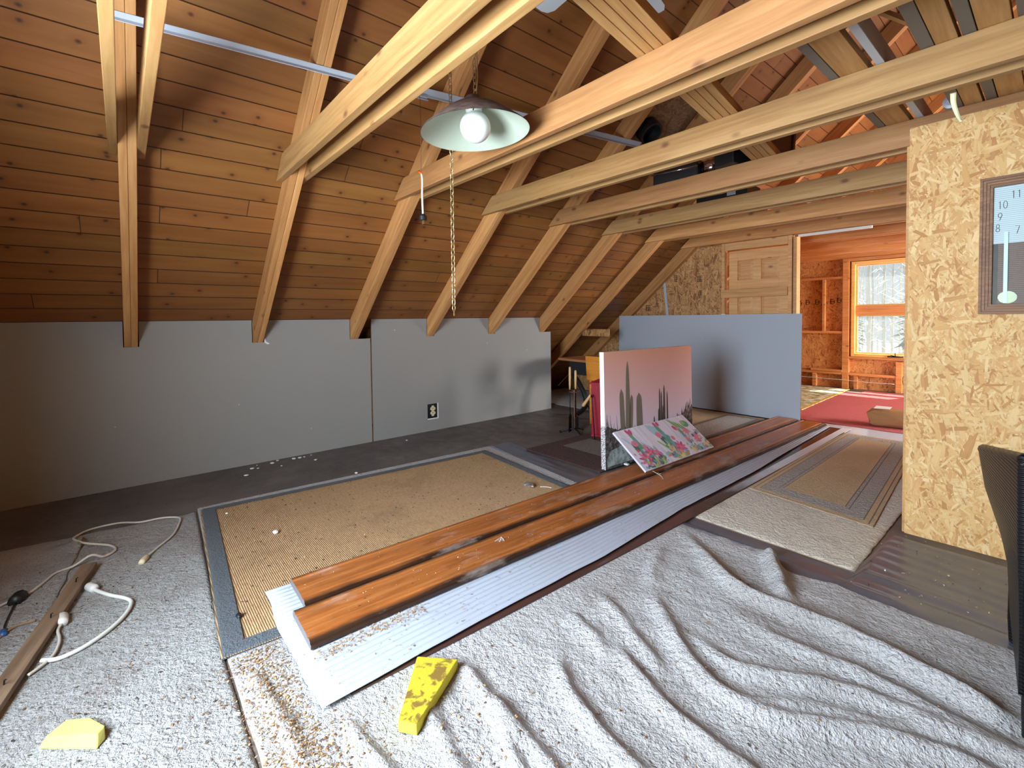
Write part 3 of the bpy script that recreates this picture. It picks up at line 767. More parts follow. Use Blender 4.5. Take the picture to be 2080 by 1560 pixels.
# ================================================================== ON THE KNEE WALL: outlet
t = empty('electrical_outlet', (0, 2.045, .215), label='uncovered black outlet box with cream receptacle low on the right knee wall panel', cat='outlet')
w, h = .06, .078
b = MB(); b.box((.0004, -w, -h), (.002, w, h)); b.build('box', 'black', t)
b = MB(); b.box((.0022, w-.004, -h-.012), (.004, w+.010, h+.004)); b.box((.0022, -w, -h-.012), (.004, w-.004, -h)); b.build('torn_paper', 'plaster', t)
b = MB()
for z in (.026, -.022): b.prism([(.030*math.cos(a_*math.pi/8), z+.022*math.sin(a_*math.pi/8)) for a_ in range(16)], .0025, .012, yz)
b.box((.0025, -.013, -.055), (.008, .013, .058)); rc = b.build('receptacle', 'cream_plastic', t)
for z in (.03, -.018):
    for yy in (-.008, .008): MB().box((.0122, yy-.002, z-.006), (.0126, yy+.002, z+.006)).build('slot', 'ink', rc)
# torn paper at rafter two
b = MB(); b.prism([(RY(1)+.086, 1.075), (RY(1)+.098, 1.035), (RY(1)+.125, 1.018), (RY(1)+.108, 1.012), (RY(1)+.085, 1.028)], .001, .008, yz)
tag(b.build('paper_scrap', 'plaster'), 'torn white scrap of drywall paper at the foot of the second rafter', 'paper')

# ================================================================== WALL CLOCK
t = empty('wall_clock', (4.287, YP-.0125, 1.213), label='rectangular brown-framed pendulum clock hung on the right strand board wall', cat='clock')
CW, CH, FW, FD = .46, .664, .048, .036
b = MB()
def frame(b, x0, z0, x1, z1, w, d0, d1):
    b.prism([(x0, z0), (x1, z0), (x1-w, z0+w), (x0+w, z0+w)], d0, d1, xz); b.prism([(x0, z1), (x1, z1), (x1-w, z1-w), (x0+w, z1-w)], d0, d1, xz)
    b.prism([(x0, z0), (x0+w, z0+w), (x0+w, z1-w), (x0, z1)], d0, d1, xz); b.prism([(x1, z0), (x1-w, z0+w), (x1-w, z1-w), (x1, z1)], d0, d1, xz)
for i in range(4):
    e_ = FW*i/4; frame(b, e_, e_, CW-e_, CH-e_, FW/4-.0012, 0, -FD+i*.004)
frame(b, .001, .001, CW-.001, CH-.001, FW-.002, 0, -FD+.016)
MAT['clock_wood'] = pine('ribbed brown frame', (150, 110, 78), (124, 86, 60), (92, 60, 42), (60, 40, 28), knots=0, grain=60)
b.build('frame', 'clock_wood', t)
zs = .362  # division between dial and pendulum window
def lines_mat(name, c1, c2, f_, rough=.5):
    g = G(name); o = g.obj(); w = g.n('TexWave', {'Vector': o, 'Scale': f_, 'Distortion': 0.}, bands_direction='Z')
    return g.bsdf(g.mix(g.math('GREATER_THAN', w, .72), s2l(c1), s2l(c2)), rough)
MAT['dial'] = lines_mat('pale blue lined dial', (206, 220, 228), (176, 190, 198), 34.)
MAT['slat'] = lines_mat('brown slatted backing', (120, 96, 88), (84, 64, 58), 34.)
b = MB(); b.box((FW, -.012, zs-.02), (CW-FW, -.008, CH-FW)); dl = b.build('dial', 'dial', t)
b = MB(); b.box((FW+.018, -.011, FW), (CW-FW-.018, -.008, zs-.02)); b.build('backing', 'slat', t)
b = MB(); b.box((FW, -.0115, FW), (FW+.018, -.008, zs-.02)); b.build('inner_side', 'black', t)
b = MB(); b.box((CW-FW-.018, -.0115, FW), (CW-FW, -.008, zs-.02)); b.build('inner_side', 'black', t)
def arc(cx, cz, rx, rz, a0, a1, n=18): return [(cx+rx*math.cos(rad(a0+(a1-a0)*i/n)), cz+rz*math.sin(rad(a0+(a1-a0)*i/n))) for i in range(n+1)]
DG = {'0': [arc(.5, .5, .42, .5, 0, 360)], '1': [[(.25, .8), (.6, 1), (.6, 0)]], '2': [arc(.5, .68, .38, .32, 160, -35) + [(.1, 0), (.9, 0)]],
      '3': [arc(.45, .74, .36, .26, 150, -90) + arc(.45, .26, .42, .28, 80, -150)], '4': [[(.7, 0), (.7, 1), (.05, .3), (.95, .3)]],
      '5': [[(.85, 1), (.25, 1), (.18, .55)] + arc(.48, .32, .40, .33, 125, -150)], '6': [arc(.5, .3, .4, .3, 0, 360), [(.12, .38), (.62, 1)]],
      '7': [[(.05, 1), (.92, 1), (.38, 0)]], '8': [arc(.5, .74, .34, .26, 0, 360), arc(.5, .25, .42, .25, 0, 360)], '9': [arc(.5, .7, .42, .3, 0, 360), [(.9, .62), (.42, 0)]]}
def digits(b, txt, x, z, w=.016, h=.036):
    n = len(txt)
    for i, ch in enumerate(txt):
        ox = x - n*w*.62 + i*w*1.24 + .12*w
        for st in DG[ch]:
            P = [(ox+u*w, -.0128, z-h/2+v*h) for u, v in st]
            b.tube([P[0]]+P[1:], .0011, 5)
cc, cz_ = CW/2, .49
pos = {'12': (0, .118), '1': (.072, .113), '2': (.118, .092), '3': (.14, .045), '4': (.13, -.02), '5': (.095, -.062), '6': (.0, -.086), '7': (-.098, -.088), '8': (-.166, -.072), '9': (-.159, -.018), '10': (-.151, .038), '11': (-.105, .082)}
for k_, (dx, dz) in pos.items():
    b = MB(); digits(b, k_, cc+dx, cz_+dz); b.build('numeral', 'ink', dl)
b = MB(); b.box((cc-.003, -.0145, cz_), (cc+.003, -.0135, cz_+.085)); b.build('hand', 'ink', dl)
b = MB(); b.box((cc, -.0145, cz_-.003), (cc+.06, -.0135, cz_+.003)); b.build('hand', 'ink', dl)
pd = MB(); pd.box((.087, -.0185, .052), (.1015, -.0165, .395))  # pale strip imitates the window's reflection on the clock glass
MAT['glass_reflection'] = plain('pale blue reflection strip', (206, 228, 240), .3)
pr_ = pd.build('reflection_strip', 'glass_reflection', t)
b = MB(); b.prism([(.102+.034*math.cos(rad(a_)), .080+.030*math.sin(rad(a_))) for a_ in range(0, 360, 15)], -.0162, -.0125, xz)
MAT['bobm'] = plain('olive brass bob', (110, 116, 96), .3, .6)
b.build('bob', 'bobm', pr_)
b = MB(); b.box((FW-.004, -.0265, FW-.004), (CW-FW+.004, -.025, CH-FW+.004)); b.build('glass', 'clock_glass', t)

# ================================================================== WICKER CHAIR
CHOFF = -1
t = empty('wicker_chair', (4.70, 1.68, 0), label='black woven resin chair at the right edge, back turned to the room', cat='chair')
C0 = Vector((4.70, 1.68, 0))
zprof = [(0.13, 0), (.303, -.008), (.406, -.029), (.561, -.072), (.70, -.092)]
def bx(z):
    for (a, xa), (c, xc) in zip(zprof, zprof[1:]):
        if z <= c: return xa+(xc-xa)*(z-a)/(c-a)
    return zprof[-1][1] + (z-.70)*-.12
def backpt(u, v):   # u 0 far edge .. 1 near edge
    zt = .703 + .10*u
    z = .13 + (zt-.13)*v
    x = 4.456 + .048*u + bx(z)*(1-.92*u) + .0
    return Vector((x, 1.955-.54*u, z))-C0
b = MB(); b.grid(24, 40, backpt); o = b.build('backrest', 'wicker', t, smooth=True); md = o.modifiers.new('thick', 'SOLIDIFY'); md.thickness = .045; md.offset = CHOFF
b = MB(); b.tube([backpt(i/20, 1)+Vector((.018, 0, .0)) for i in range(21)], .020, 10); b.build('top_rail', 'wicker', t, smooth=True)
b = MB(); b.box((-.19, -.235, .13), (.36, .235, .40)); b.build('seat', 'wicker', t, .02)
for (x, y, zt) in ((4.474, 1.945, .2), (4.528, 1.425, .62), (5.03, 1.93, .3), (5.05, 1.43, .3)):
    zg = .0 if y > 1.9 else .0135
    b = MB(); b.tube([Vector((x, y, zg))-C0, Vector((x, y, zt*.5))-C0, Vector((x+.003, y, zt))-C0], [.017, .022, .024], 12); b.build('leg', 'wicker', t, smooth=True)

# ================================================================== FLOOR COVERINGS
def interp(tab, x):
    if x <= tab[0][0]: return tab[0][1]
    for (a, va), (c, vc) in zip(tab, tab[1:]):
        if x <= c: return va + (vc-va)*(x-a)/(c-a)
    return tab[-1][1]
ridges = [([(3.16, 1.859), (3.388, 1.69), (3.618, 1.529), (3.793, 1.511), (3.96, 1.532), (4.13, 1.525), (4.267, 1.501), (4.391, 1.481), (4.501, 1.449), (4.9, 1.40)], .045, .040),
          ([(3.584, 1.975), (3.66, 1.845), (3.75, 1.699), (3.814, 1.568)], .055, .040),
          ([(3.188, 1.623), (3.271, 1.427), (3.359, 1.277)], .02, .035),
          ([(3.464, .871), (3.629, .801), (3.774, .754), (3.898, .74), (4.014, .736), (4.2, .75)], .026, .030),
          ([(3.40, 1.24), (3.487, 1.156), (3.691, 1.005), (3.839, .937), (3.965, .936), (4.071, .988), (4.204, 1.097), (4.357, 1.174), (4.454, 1.197), (4.8, 1.25)], .030, .034),
          ([(3.382, .67), (3.516, .586), (3.657, .548), (3.784, .527), (3.95, .52)], .026, .028),
          ([(3.648, 1.111), (3.82, 1.075), (3.961, 1.13), (4.105, 1.227), (4.251, 1.273), (4.6, 1.30)], .024, .034),
          ([(3.38, .39), (3.499, .376), (3.598, .367), (3.8, .35)], .024, .026),
          ([(3.9, .945), (3.984, .996), (4.089, 1.097), (4.224, 1.167), (4.396, 1.283), (4.8, 1.34)], .012, .024),
          ([(3.25, .87), (3.298, .859), (3.426, .831), (3.517, .78)], .018, .028),
          ([(3.2, .395), (3.275, .385), (3.416, .364), (3.528, .335), (3.615, .301), (3.8, .28)], .022, .026),
          ([(3.7, 1.36), (3.919, 1.326), (4.071, 1.348), (4.209, 1.355), (4.334, 1.338), (4.443, 1.334), (4.8, 1.36)], .022, .034),
          ([(3.0, .02), (3.161, .015), (3.267, .02), (3.361, .03), (3.6, .06)], .02, .022),
          ([(3.12, .20), (3.3, .21), (3.5, .18), (3.7, .17)], .02, .026),
          ([(2.75, -.165), (2.83, -.15), (3.04, -.13), (3.3, -.12)], .016, .022),
          ([(3.25, 1.05), (3.40, 1.0), (3.55, .93), (3.70, .87)], .02, .030)]
def rseg():
    out = []
    for pts, h, w in ridges:
        P = smooth_path([(x, y, 0) for x, y in pts], 5)
        out.append(([(p.x, p.y) for p in P], h, w))
    return out
RS = rseg()
def wr(x, y):
    s = 0.
    for P, h, w in RS:
        best = 9.; bt = 0; n = len(P)
        for i in range(n-1):
            ax, ay = P[i]; bx_, by_ = P[i+1]; dx, dy = bx_-ax, by_-ay; L = dx*dx+dy*dy+1e-9
            tt = max(0, min(1, ((x-ax)*dx+(y-ay)*dy)/L)); d2 = (x-ax-dx*tt)**2+(y-ay-dy*tt)**2
            if d2 < best: best = d2; bt = (i+tt)/(n-1)
        if best < (3*w)**2:
            fade = min(1, bt*5+.15, (1-bt)*5+.15)
            s += h*fade*math.exp(-best/(w*w))
    return s*(1-math.exp(-((x-4.528)**2+(y-1.425)**2)/.0036))
edgeC = [(.85, 2.14), (.988, 2.125), (2.253, 2.0), (3.155, 1.95), (3.435, 1.965), (3.56, 1.975), (3.62, 1.96), (3.70, 1.85), (3.80, 1.87), (3.913, 1.905), (4.258, 1.88), (4.477, 1.90), (5.4, 1.93)]
CTK = .011
def carpC(u, v):
    x = .86 + (5.35-.86)*u
    ye = interp(edgeC, x); y0_ = max(-.205, -.125 - (x-.9)*.047) + .004*nz(x*6, 1.)
    y = y0_ + (ye-y0_)*v
    x += .11*(max(0, y)/2.1)*max(0, 1-u*9)            # left edge follows the rug
    m = 1. if x > 3.22 else max(0, (x-3.13)/.09)
    if y < -.05: m = max(m, min(1, max(0, (x-2.72)/.1)) * min(1, max(0, (-.05-y)/.04)))
    z = CTK
    if m > 0:
        z += m*(wr(x, y) + .010*max(0, nz(x*3.1, y*4.3, 2)) + .005*nz(x*11, y*14, 5.) + .0025*nz(x*45, y*45, 8.))
    ed = min(v, 1-v)*(ye-y0_)
    z *= min(1, .45+ed/.02)
    return Vector((x, y, z))
b = MB(); NU, NV = 420, 210; b.grid(NU, NV, carpC)
# skirt
def skirt(b, nu, nv):
    row = nu+1; loop = [i for i in range(row)] + [j*row+nu for j in range(1, nv+1)] + [nv*row+i for i in range(nu-1, -1, -1)] + [j*row for j in range(nv-1, 0, -1)]
    base = len(b.v)
    for i in loop: x, y, z = b.v[i]; b.v.append((x, y, .0012))
    n = len(loop)
    for i in range(n):
        j = (i+1) % n; b.f.append([loop[i], loop[j], base+j, base+i]); b.mi.append(1)
skirt(b, NU, NV)
o = b.build('carpet', ['carpet', 'carpet_edge'], smooth=True)
tag(o, 'large crumpled cream shag carpet in the foreground, running under rug and planks', 'carpet')
def slab(name, fn, nu, nv, mats, label, cat, smooth=True):
    b = MB(); b.grid(nu, nv, fn); skirt(b, nu, nv)
    return tag(b.build(name, mats, smooth=smooth), label, cat)
def carpB(u, v):
    xl = .80 + .10*v + .02*nz(v*9, 7.)
    x = xl + (5.35-xl)*u
    y = -1.27 + (max(-.205, -.125 - (x-.9)*.047) - .008 + 1.27)*v + .003*nz(u*40, 3.)*(v > .98)
    return Vector((x, y, .010*min(1, .4+min(u*40, (1-v)*50)) + .0022*nz(x*40, y*40, 3.)))
slab('carpet', carpB, 300, 80, ['carpet_b', 'carpet_edge'], 'flat cream carpet strip along the left foreground, under the white cords', 'carpet')
def carpA(u, v):
    y1_ = -.640 - .085*max(0, u*2.9)
    y = -1.27 + (y1_+1.27)*v + .008*nz(u*30, 9.)
    x = .965 + 2.9*u + .012*nz(v*12, 2.)*(1-u)
    flap = math.exp(-((x-1.03)/.07)**2-((y+.62)/.07)**2)
    return Vector((x, y, .0155*min(1, .7+u*30) + .0008 + .03*flap + .0015*nz(x*40, y*40, 6.)))
slab('carpet_scrap', carpA, 160, 40, ['carpet_b', 'carpet_edge'], 'worn carpet scrap with a lifted corner at the far left, beside the weathered stick', 'carpet')

# sisal rug with grey binding
RA, RB, RC_, RD = Vector((.935, -.115)), Vector((1.085, 1.975)), Vector((2.74, 1.86)), Vector((2.60, -.225))   # left-near, left-far, right-far, right-near
t = empty('sisal_rug', ((RA.x+RD.x)/2, .9, 0.0125), label='ribbed tan sisal rug with grey-blue cloth binding left of the planks', cat='rug')
ctr = Vector(((RA.x+RD.x)/2, .9, .0125))
def rugp(u, v, off=0.):
    p = RA.lerp(RD, u).lerp(RB.lerp(RC_, u), v)
    wv = .006*max(0, nz(p.x*2, p.y*9, 1.))*max(0, 1-u*2.2) if 0 < off < .01 else 0
    return Vector((p.x, p.y, .0132+off+wv))-ctr
bw_u, bw_v = .065/1.67, .075/2.09
b = MB(); b.grid(60, 80, lambda u, v: rugp(u, v, .005)); skb = len(b.v); b.build('weave', 'sisal', t, smooth=True)
def band(u0, u1, v0, v1, mit):
    b = MB()
    def fn(a, c):
        # mitred: shrink the inner edge
        u = u0+(u1-u0)*a; v = v0+(v1-v0)*c
        if mit == 'L': v = (v if True else v); lo, hi = bw_v*a, 1-bw_v*a; v = lo+(hi-lo)*c
        if mit == 'R': lo, hi = bw_v*(1-a), 1-bw_v*(1-a); v = lo+(hi-lo)*c
        if mit == 'B': lo, hi = bw_u*c, 1-bw_u*c; u = lo+(hi-lo)*a
        if mit == 'T': lo, hi = bw_u*(1-c), 1-bw_u*(1-c); u = lo+(hi-lo)*a
        e_ = 1 if (mit == 'L' and a < .01) or (mit == 'R' and a > .99) or (mit == 'B' and c < .01) or (mit == 'T' and c > .99) else 0
        return rugp(u, v, .0002 if e_ else .0115)
    b.grid(6 if mit in 'LR' else 40, 40 if mit in 'LR' else 6, fn); return b.build('binding', 'binding', t, smooth=True)
band(0, bw_u, 0, 1, 'L'); band(1-bw_u, 1, 0, 1, 'R'); band(0, 1, 0, bw_v, 'B'); band(0, 1, 1-bw_v, 1, 'T')

# white corrugated plastic sheet + glossy brown panel beneath, two stained planks on top
o = MB().prism([(2.86, .06), (3.070, .06), (3.090, .7), (3.116, 2.0), (3.114, 5.16), (2.86, 5.16)], .0125, .0185, lambda u, v, d: (u, v, d)).build('brown_panel', 'brown_gloss', bevel=.001)
tag(o, 'long glossy dark brown panel sticking out from under the white corrugated sheet', 'panel')
def worn():
    g = G('worn white coil'); o_ = g.obj(); sx = g.t.nodes.new('ShaderNodeSeparateXYZ'); g.t.links.new(o_, sx.inputs[0]); n = g.noise(g.map(o_, (8, 2.5, 1)), 1., 4.)
    f = g.n('MapRange', {0: g.math('ADD', sx.outputs[1], g.math('MULTIPLY', g.math('SUBTRACT', n, .5), 1.6)), 1: 2.45, 2: 3.5, 3: 0., 4: 1.})
    return g.bsdf(g.mix(f, s2l((74, 50, 44)), s2l((222, 228, 236))), .3)
MAT['worn_coil'] = worn()
o = MB().prism([(3.050, 2.3), (3.112, 2.3), (3.112, 5.22), (3.03, 5.20)], .0188, .0205, lambda u, v, d: (u, v, d)).build('trim_strip', 'worn_coil')
tag(o, 'narrow metal strip worn from brown to white along the right edge of the brown panel', 'strip')
xr = [(0, 3.078), (.7, 3.060), (1.3, 3.068), (2.1, 3.02), (3.1, 3.02), (4.1, 2.975), (5.15, 2.935)]
xl = [(0, 2.262), (.3, 2.27), (5.15, 2.42)]
def pv(u, v):
    y = -.02 + 5.15*v; a = interp(xl, y); c = interp(xr, y) + .005*nz(y*5, 3.)
    x = a+(c-a)*u
    y2 = y + (-.012*math.sin(u*math.pi) + .010*nz(u*4, 1.) - .012*u)*max(0, 1-v*30)
    return Vector((x, y2, .0285 + .0017*math.sin(u*52*math.pi) + .006*max(0, (u-.9)*10)*max(0, nz(y*1.5, 4.))))
b = MB(); b.grid(260, 70, pv); o = b.build('corrugated_sheet', 'pvc', smooth=True); md = o.modifiers.new('thick', 'SOLIDIFY'); md.thickness = .0025
tag(o, 'long white corrugated plastic sheet lying under the two stained planks', 'sheet')
def plank(name, x0, y0, x1, y1, w, z, label, pitch=0., roll=0.):
    L = math.hypot(x1-x0, y1-y0); yaw_ = math.atan2(y1-y0, x1-x0)
    b = MB(); h = .030; hw = w/2
    # profile across the board: tongue, bead grooves, raised centre
    pr = [(-hw, .004), (-hw, h*.62), (-hw+.010, h*.62), (-hw+.012, h*.86), (-hw+.022, h), (-hw+.034, h*.98), (-hw+.038, h*.84), (-hw+.046, h*.84), (-hw+.052, h*.97), (-hw+.06, h),
          (hw-.06, h), (hw-.052, h*.97), (hw-.046, h*.84), (hw-.038, h*.84), (hw-.034, h*.98), (hw-.022, h), (hw-.010, h*.9), (hw, h*.7), (hw, .004), (hw-.004, 0), (-hw+.004, 0)]
    n = len(pr); nx = 60; base = 0
    for i in range(nx+1):
        xx = -L/2 + L*i/nx + (.004*nz(i, 2.) if 0 < i < nx else 0)
        for (yy, zz) in pr: b.v.append((xx, yy, zz))
    for i in range(nx):
        for k in range(n):
            a = i*n+k; c = i*n+(k+1) % n; b.f.append([a, c, c+n, a+n]); b.mi.append(0)
    b.f.append(list(range(n))); b.f.append([nx*n+k for k in range(n)][::-1]); b.mi += [1, 1]
    o = b.build(name, ['plank', 'plank_end'], loc=((x0+x1)/2, (y0+y1)/2, z), rot=(roll, pitch, yaw_))
    return tag(o, label, 'plank', 'long orange-stained planks')
plank('stained_plank', 2.40, .075, 2.510, 5.09, .25, .0345, 'long orange-stained plank on the left, touching the leaning pictures')
plank('stained_plank', 2.667, .020, 2.782, 5.10, .262, .0345, 'long orange-stained plank on the right, beside the exposed white corrugated sheet')

# plastic film on the floor
def film_p(u, v):
    x = .98 + 3.8*u; ly = interp([(.9, .30), (2.3, .30), (3.0, .22), (3.8, .20), (3.93, .22), (3.965, .80), (5, .80)], x)
    y = 1.86 + ly*v + .012*nz(x*2, 5.)
    if x < 3.0: y += max(0, (3.0-x))*.09
    vv = v; v = v*ly/.95
    z = .0022
    z += .010*math.exp(-((v-.10+.03*math.sin(x*2.1))/.05)**2) + .008*math.exp(-((v-.22-.03*math.sin(x*1.7+1))/.045)**2)
    z += .004*(.5+.5*nz(x*1.2, y*16, 3.))
    if x > 3.85: z += .004*(.5+.5*math.sin(y*70+x*9+2*nz(x*4, y*4)))*min(1, (x-3.85)/.1)
    return Vector((x, y, z))
b = MB(); b.grid(260, 70, film_p); tag(b.build('plastic_film', 'film', smooth=True), 'clear plastic film with glossy folds on the dark floor along the carpet edge', 'plastic film')
def film_q(u, v):
    x = 2.60 + 1.9*u; y = 4.99 + (.36+.2*u)*v
    return Vector((x, y, .003 + .003*(.5+.5*nz(x*14, y*6, 1.))))
MAT['film_white'] = plain('milky plastic film', (206, 214, 226), .25)
b = MB(); b.grid(80, 14, film_q); tag(b.build('plastic_film', 'film_white', smooth=True), 'milky plastic film strip across the far door threshold', 'plastic film')

# beige shag rug and the bordered rug on it
def shagp(u, v):
    y = 2.085 + 2.93*v; x = 3.10 + .835*u + .006*nz(v*50, u*3.)
    x += .04*(v-.2)*max(0, u-.9)*0
    return Vector((x, y, .013*min(1, .5+min(u*30, (1-u)*30, v*40)) + .002*nz(x*50, y*50)))
slab('shag_rug', shagp, 70, 160, ['shag', 'carpet_edge'], 'beige shag rug right of the planks, stained brown at its near corner', 'rug')
t = empty('bordered_rug', (3.5, 3.8, .016), label='tan flat-woven rug with grey speckled border lying on the shag rug', cat='rug')
def quad4(name, c4, z, mat, th=.0012):
    b = MB(); vs = [(x-3.5, y-3.8, z-.016) for x, y in c4]
    b.add(vs + [(a, c, d+th) for a, c, d in vs], [(3, 2, 1, 0), (4, 5, 6, 7), (0, 1, 5, 4), (1, 2, 6, 5), (2, 3, 7, 6), (3, 0, 4, 7)])
    return b.build(name, mat, t)
def inset(c4, d):   # near-left, near-right, far-right, far-left
    a, b_, c, e = [Vector(p) for p in c4]; o_ = []
    for p, q, r in ((a, b_, e), (b_, a, c), (c, b_, e), (e, c, a)):
        o_.append(tuple(p + (q-p).normalized()*d + (r-p).normalized()*d))
    return o_
outer = [(3.13, 2.765), (3.876, 2.665), (3.70, 4.98), (3.10, 4.98)]
quad4('outer_band', outer, .0165, 'flat_tan', .004)
quad4('border', inset(outer, .022), .0195, 'band_dark', .0016); quad4('border', inset(outer, .028), .0203, 'flat_tan', .0016)
quad4('border', inset(outer, .055), .0211, 'band_dark', .0016); quad4('border', inset(outer, .060), .0219, 'speckle', .0016)
quad4('border', inset(outer, .150), .0227, 'band_dark', .0016); quad4('border', inset(outer, .155), .0235, 'speckle', .0016)
quad4('border', inset(outer, .175), .0243, 'band_dark', .0016)
quad4('field', inset(outer, .180), .0251, 'flat_tan', .0016)

# rugs in the far left bay
def flat_rug(name, x0, y0, x1, y1, z, th, mat, label, parts=()):
    t = empty(name, ((x0+x1)/2, (y0+y1)/2, z), label=label, cat='rug' if 'mat' not in name else 'mat')
    cx, cy = (x0+x1)/2, (y0+y1)/2
    MB().box((x0-cx, y0-cy, 0), (x1-cx, y1-cy, th)).build('pile', mat, t, min(.004, th*.4))
    for i, (nm, a, c, d, e, m_) in enumerate(parts): MB().box((a-cx, c-cy, th+.0002), (d-cx, e-cy, th+.0018+.0004*i)).build(nm, m_, t)
    return t
flat_rug('floor_mat', 1.30, 2.28, 2.19, 3.10, .0065, .010, 'mat_red', 'small maroon mat with taupe centre under the big cactus picture', [('centre', 1.46, 2.60, 2.02, 2.96, 'mat_grey')])
flat_rug('area_rug', .9, 3.70, 2.26, 5.12, .001, .010, 'flat_tan', 'plain tan rug in front of the leaning grey drywall sheet', [])
flat_rug('area_rug', 1.86, 3.72, 2.262, 5.0, .0125, .008, 'band_dark', 'dark speckled rug strip between tan rug and left plank', [('border', 1.90, 3.76, 2.22, 4.96, 'speckle')])
flat_rug('carpet_offcut', -1.1, 4.05, .86, 5.2, .001, .009, 'carpet_b', 'pale carpet offcut on the floor under the eaves behind the school desk')
flat_rug('red_rug', 2.2, 5.40, 4.9, 7.95, .001, .010, 'red_rug', 'bright red woven rug on the floor of the far room')
t = flat_rug('floral_rug', .3, 5.9, 2.34, 8.2, .012, .008, 'floral', 'green and yellow printed rug left of the red rug in the far room', [('edge', 2.30, 5.9, 2.34, 8.2, 'rug_yellow'), ('edge', .3, 5.9, 2.3, 5.94, 'rug_yellow')])
t.rotation_euler = (0, 0, rad(2))
flat_rug('red_runner', 2.5, 7.98, 4.9, 8.30, .001, .008, 'red_rug', 'narrow red runner between red rug and far window wall')

# crumpled paper bag on the red rug
t = empty('paper_bag', (3.44, 5.70, .0115), (0, 0, rad(12)), 'crumpled brown paper bag lying on the red rug behind the strand board wall', 'bag')
MAT['kraft'] = plain('brown kraft paper', (168, 122, 78), .8)
def bag(u, v):
    a = 2*math.pi*u; y = -.13+.26*v; r = 1+.12*nz(math.cos(a)*2.5, math.sin(a)*2.5, v*4)
    sq = lambda q_: math.copysign(abs(q_)**.45, q_)
    pin = max(.001, min(1, 5*min(v, 1-v)))**.5
    return Vector((.29*sq(math.cos(a))*r*(.3+.7*pin)*pin, y*1.1, max(.002, .092+.088*sq(math.sin(a))*r*pin)))
b = MB(); b.grid(26, 14, bag); b.build('bag_body', 'kraft', t)
b = MB(); b.add([(-.24, -.10, .196), (-.10, -.10, .199), (-.08, .04, .203), (-.22, .06, .201)], [(0, 1, 2, 3)]); o = b.build('label_sheet', 'plaster', t); o.modifiers.new('t', 'SOLIDIFY').thickness = .001

# ================================================================== DRYWALL SHEET + PICTURES
sh = MB(); Lh = 2.57; th = .0127
sh.prism([(0, 0), (Lh, 0), (Lh, 1.222), (0, 1.222)], 0, th, lambda u, v, d: (u, d, v), 0, 1)
o = sh.build('drywall_sheet', ['drywall_blue', 'paper_red'], loc=(.055, 5.17, .0125), rot=(rad(-1.6), 0, 0))
tag(o, 'large grey-blue sheet of drywall leaning on the far partition', 'drywall')
o = MB().box((0, 0, 0), (.05, .02, .008)).build('paper_scrap', 'plaster', loc=(1.68, 5.203, 1.2345))
tag(o, 'tiny white scrap lying on top edge of the leaning drywall sheet', 'paper')
o = MB().box((-.02, -.003, 0), (.02, .003, .80)).build('trim_board', 'grey_paint', loc=(.80, YD+.07, 1.0), rot=(rad(0), rad(-6), 0)); o.location = (.86, YD+.068, .90)
tag(o, 'narrow pale metal strip on the strand board behind the drywall sheet', 'strip')

# big cactus canvas: stands along the left plank
MAT['pinksky'] = None
def sky_mat():
    g = G('dusk sky print'); o = g.obj(); sx = g.t.nodes.new('ShaderNodeSeparateXYZ'); g.t.links.new(o, sx.inputs[0])
    n = g.noise(o, 200., 2.)
    c = g.ramp(sx.outputs[2], [(.30, s2l((216, 202, 216))), (.55, s2l((220, 182, 184))), (.92, s2l((216, 158, 134)))])
    return g.bsdf(c, .75, g.bump(n, .1, .001))
MAT['pinksky'] = sky_mat()
def ground_mat():
    g = G('desert brush print'); o = g.obj(); n = g.noise(o, 26., 5., .7); sx = g.t.nodes.new('ShaderNodeSeparateXYZ'); g.t.links.new(o, sx.inputs[0])
    c = g.ramp(n, [(.38, s2l((52, 46, 46))), (.52, s2l((92, 82, 80))), (.66, s2l((150, 148, 144)))])
    return g.bsdf(c, .75)
MAT['brush'] = ground_mat()
def rock_mat():
    g = G('boulder print'); o = g.obj(); n = g.noise(o, 18., 5., .7)
    return g.bsdf(g.ramp(n, [(.35, s2l((110, 116, 112))), (.6, s2l((186, 196, 192)))]), .75)
MAT['rock'] = rock_mat()
def cactus_mat():
    g = G('cactus print'); o = g.obj(); w = g.n('TexWave', {'Vector': o, 'Scale': 34., 'Distortion': .4}, bands_direction='Y'); n = g.noise(o, 60., 3.)
    return g.bsdf(g.mix(g.math('MULTIPLY', w, .6), s2l((128, 122, 104)), s2l((84, 80, 66))), .75)
MAT['cactus'] = cactus_mat()
MAT['cactus_dark'] = plain('dark cactus print', (72, 66, 60), .75)
MAT['canvas_side'] = plain('canvas edge', (232, 228, 226), .8)
def side_mat():
    g = G('printed canvas edge'); o = g.obj(); n = g.noise(o, 130., 3.); sx = g.t.nodes.new('ShaderNodeSeparateXYZ'); g.t.links.new(o, sx.inputs[0])
    low = g.math('LESS_THAN', g.math('ADD', sx.outputs[2], g.math('MULTIPLY', n, .05)), .37)
    sp = g.math('MULTIPLY', low, g.math('GREATER_THAN', n, .5))
    c = g.mix(sp, s2l((236, 228, 228)), s2l((96, 104, 100)))
    return g.bsdf(c, .8)
MAT['canvas_side'] = side_mat()
PW, PH = 1.20, .925
t = empty('cactus_canvas', (2.20, 2.338, .0172), (0, 0, rad(-2.4)), 'large pink-sky canvas of desert cacti standing upright beside the planks', 'picture')
tilt_ = rad(1.0)
cv = MB()
def pf(u, v, d): return (d, u, v)       # front faces +x, u runs away from the camera
cv.box((-.045, 0, 0), (0, PW, PH), 1)
cv.add([pf(0, 0, .0004), pf(PW, 0, .0004), pf(PW, PH, .0004), pf(0, PH, .0004)], [(0, 1, 2, 3)], 0)
def poly(b, pts, mi, d, th=.0005):
    n = len(pts); b.prism(pts, d, d+th, pf, mi)
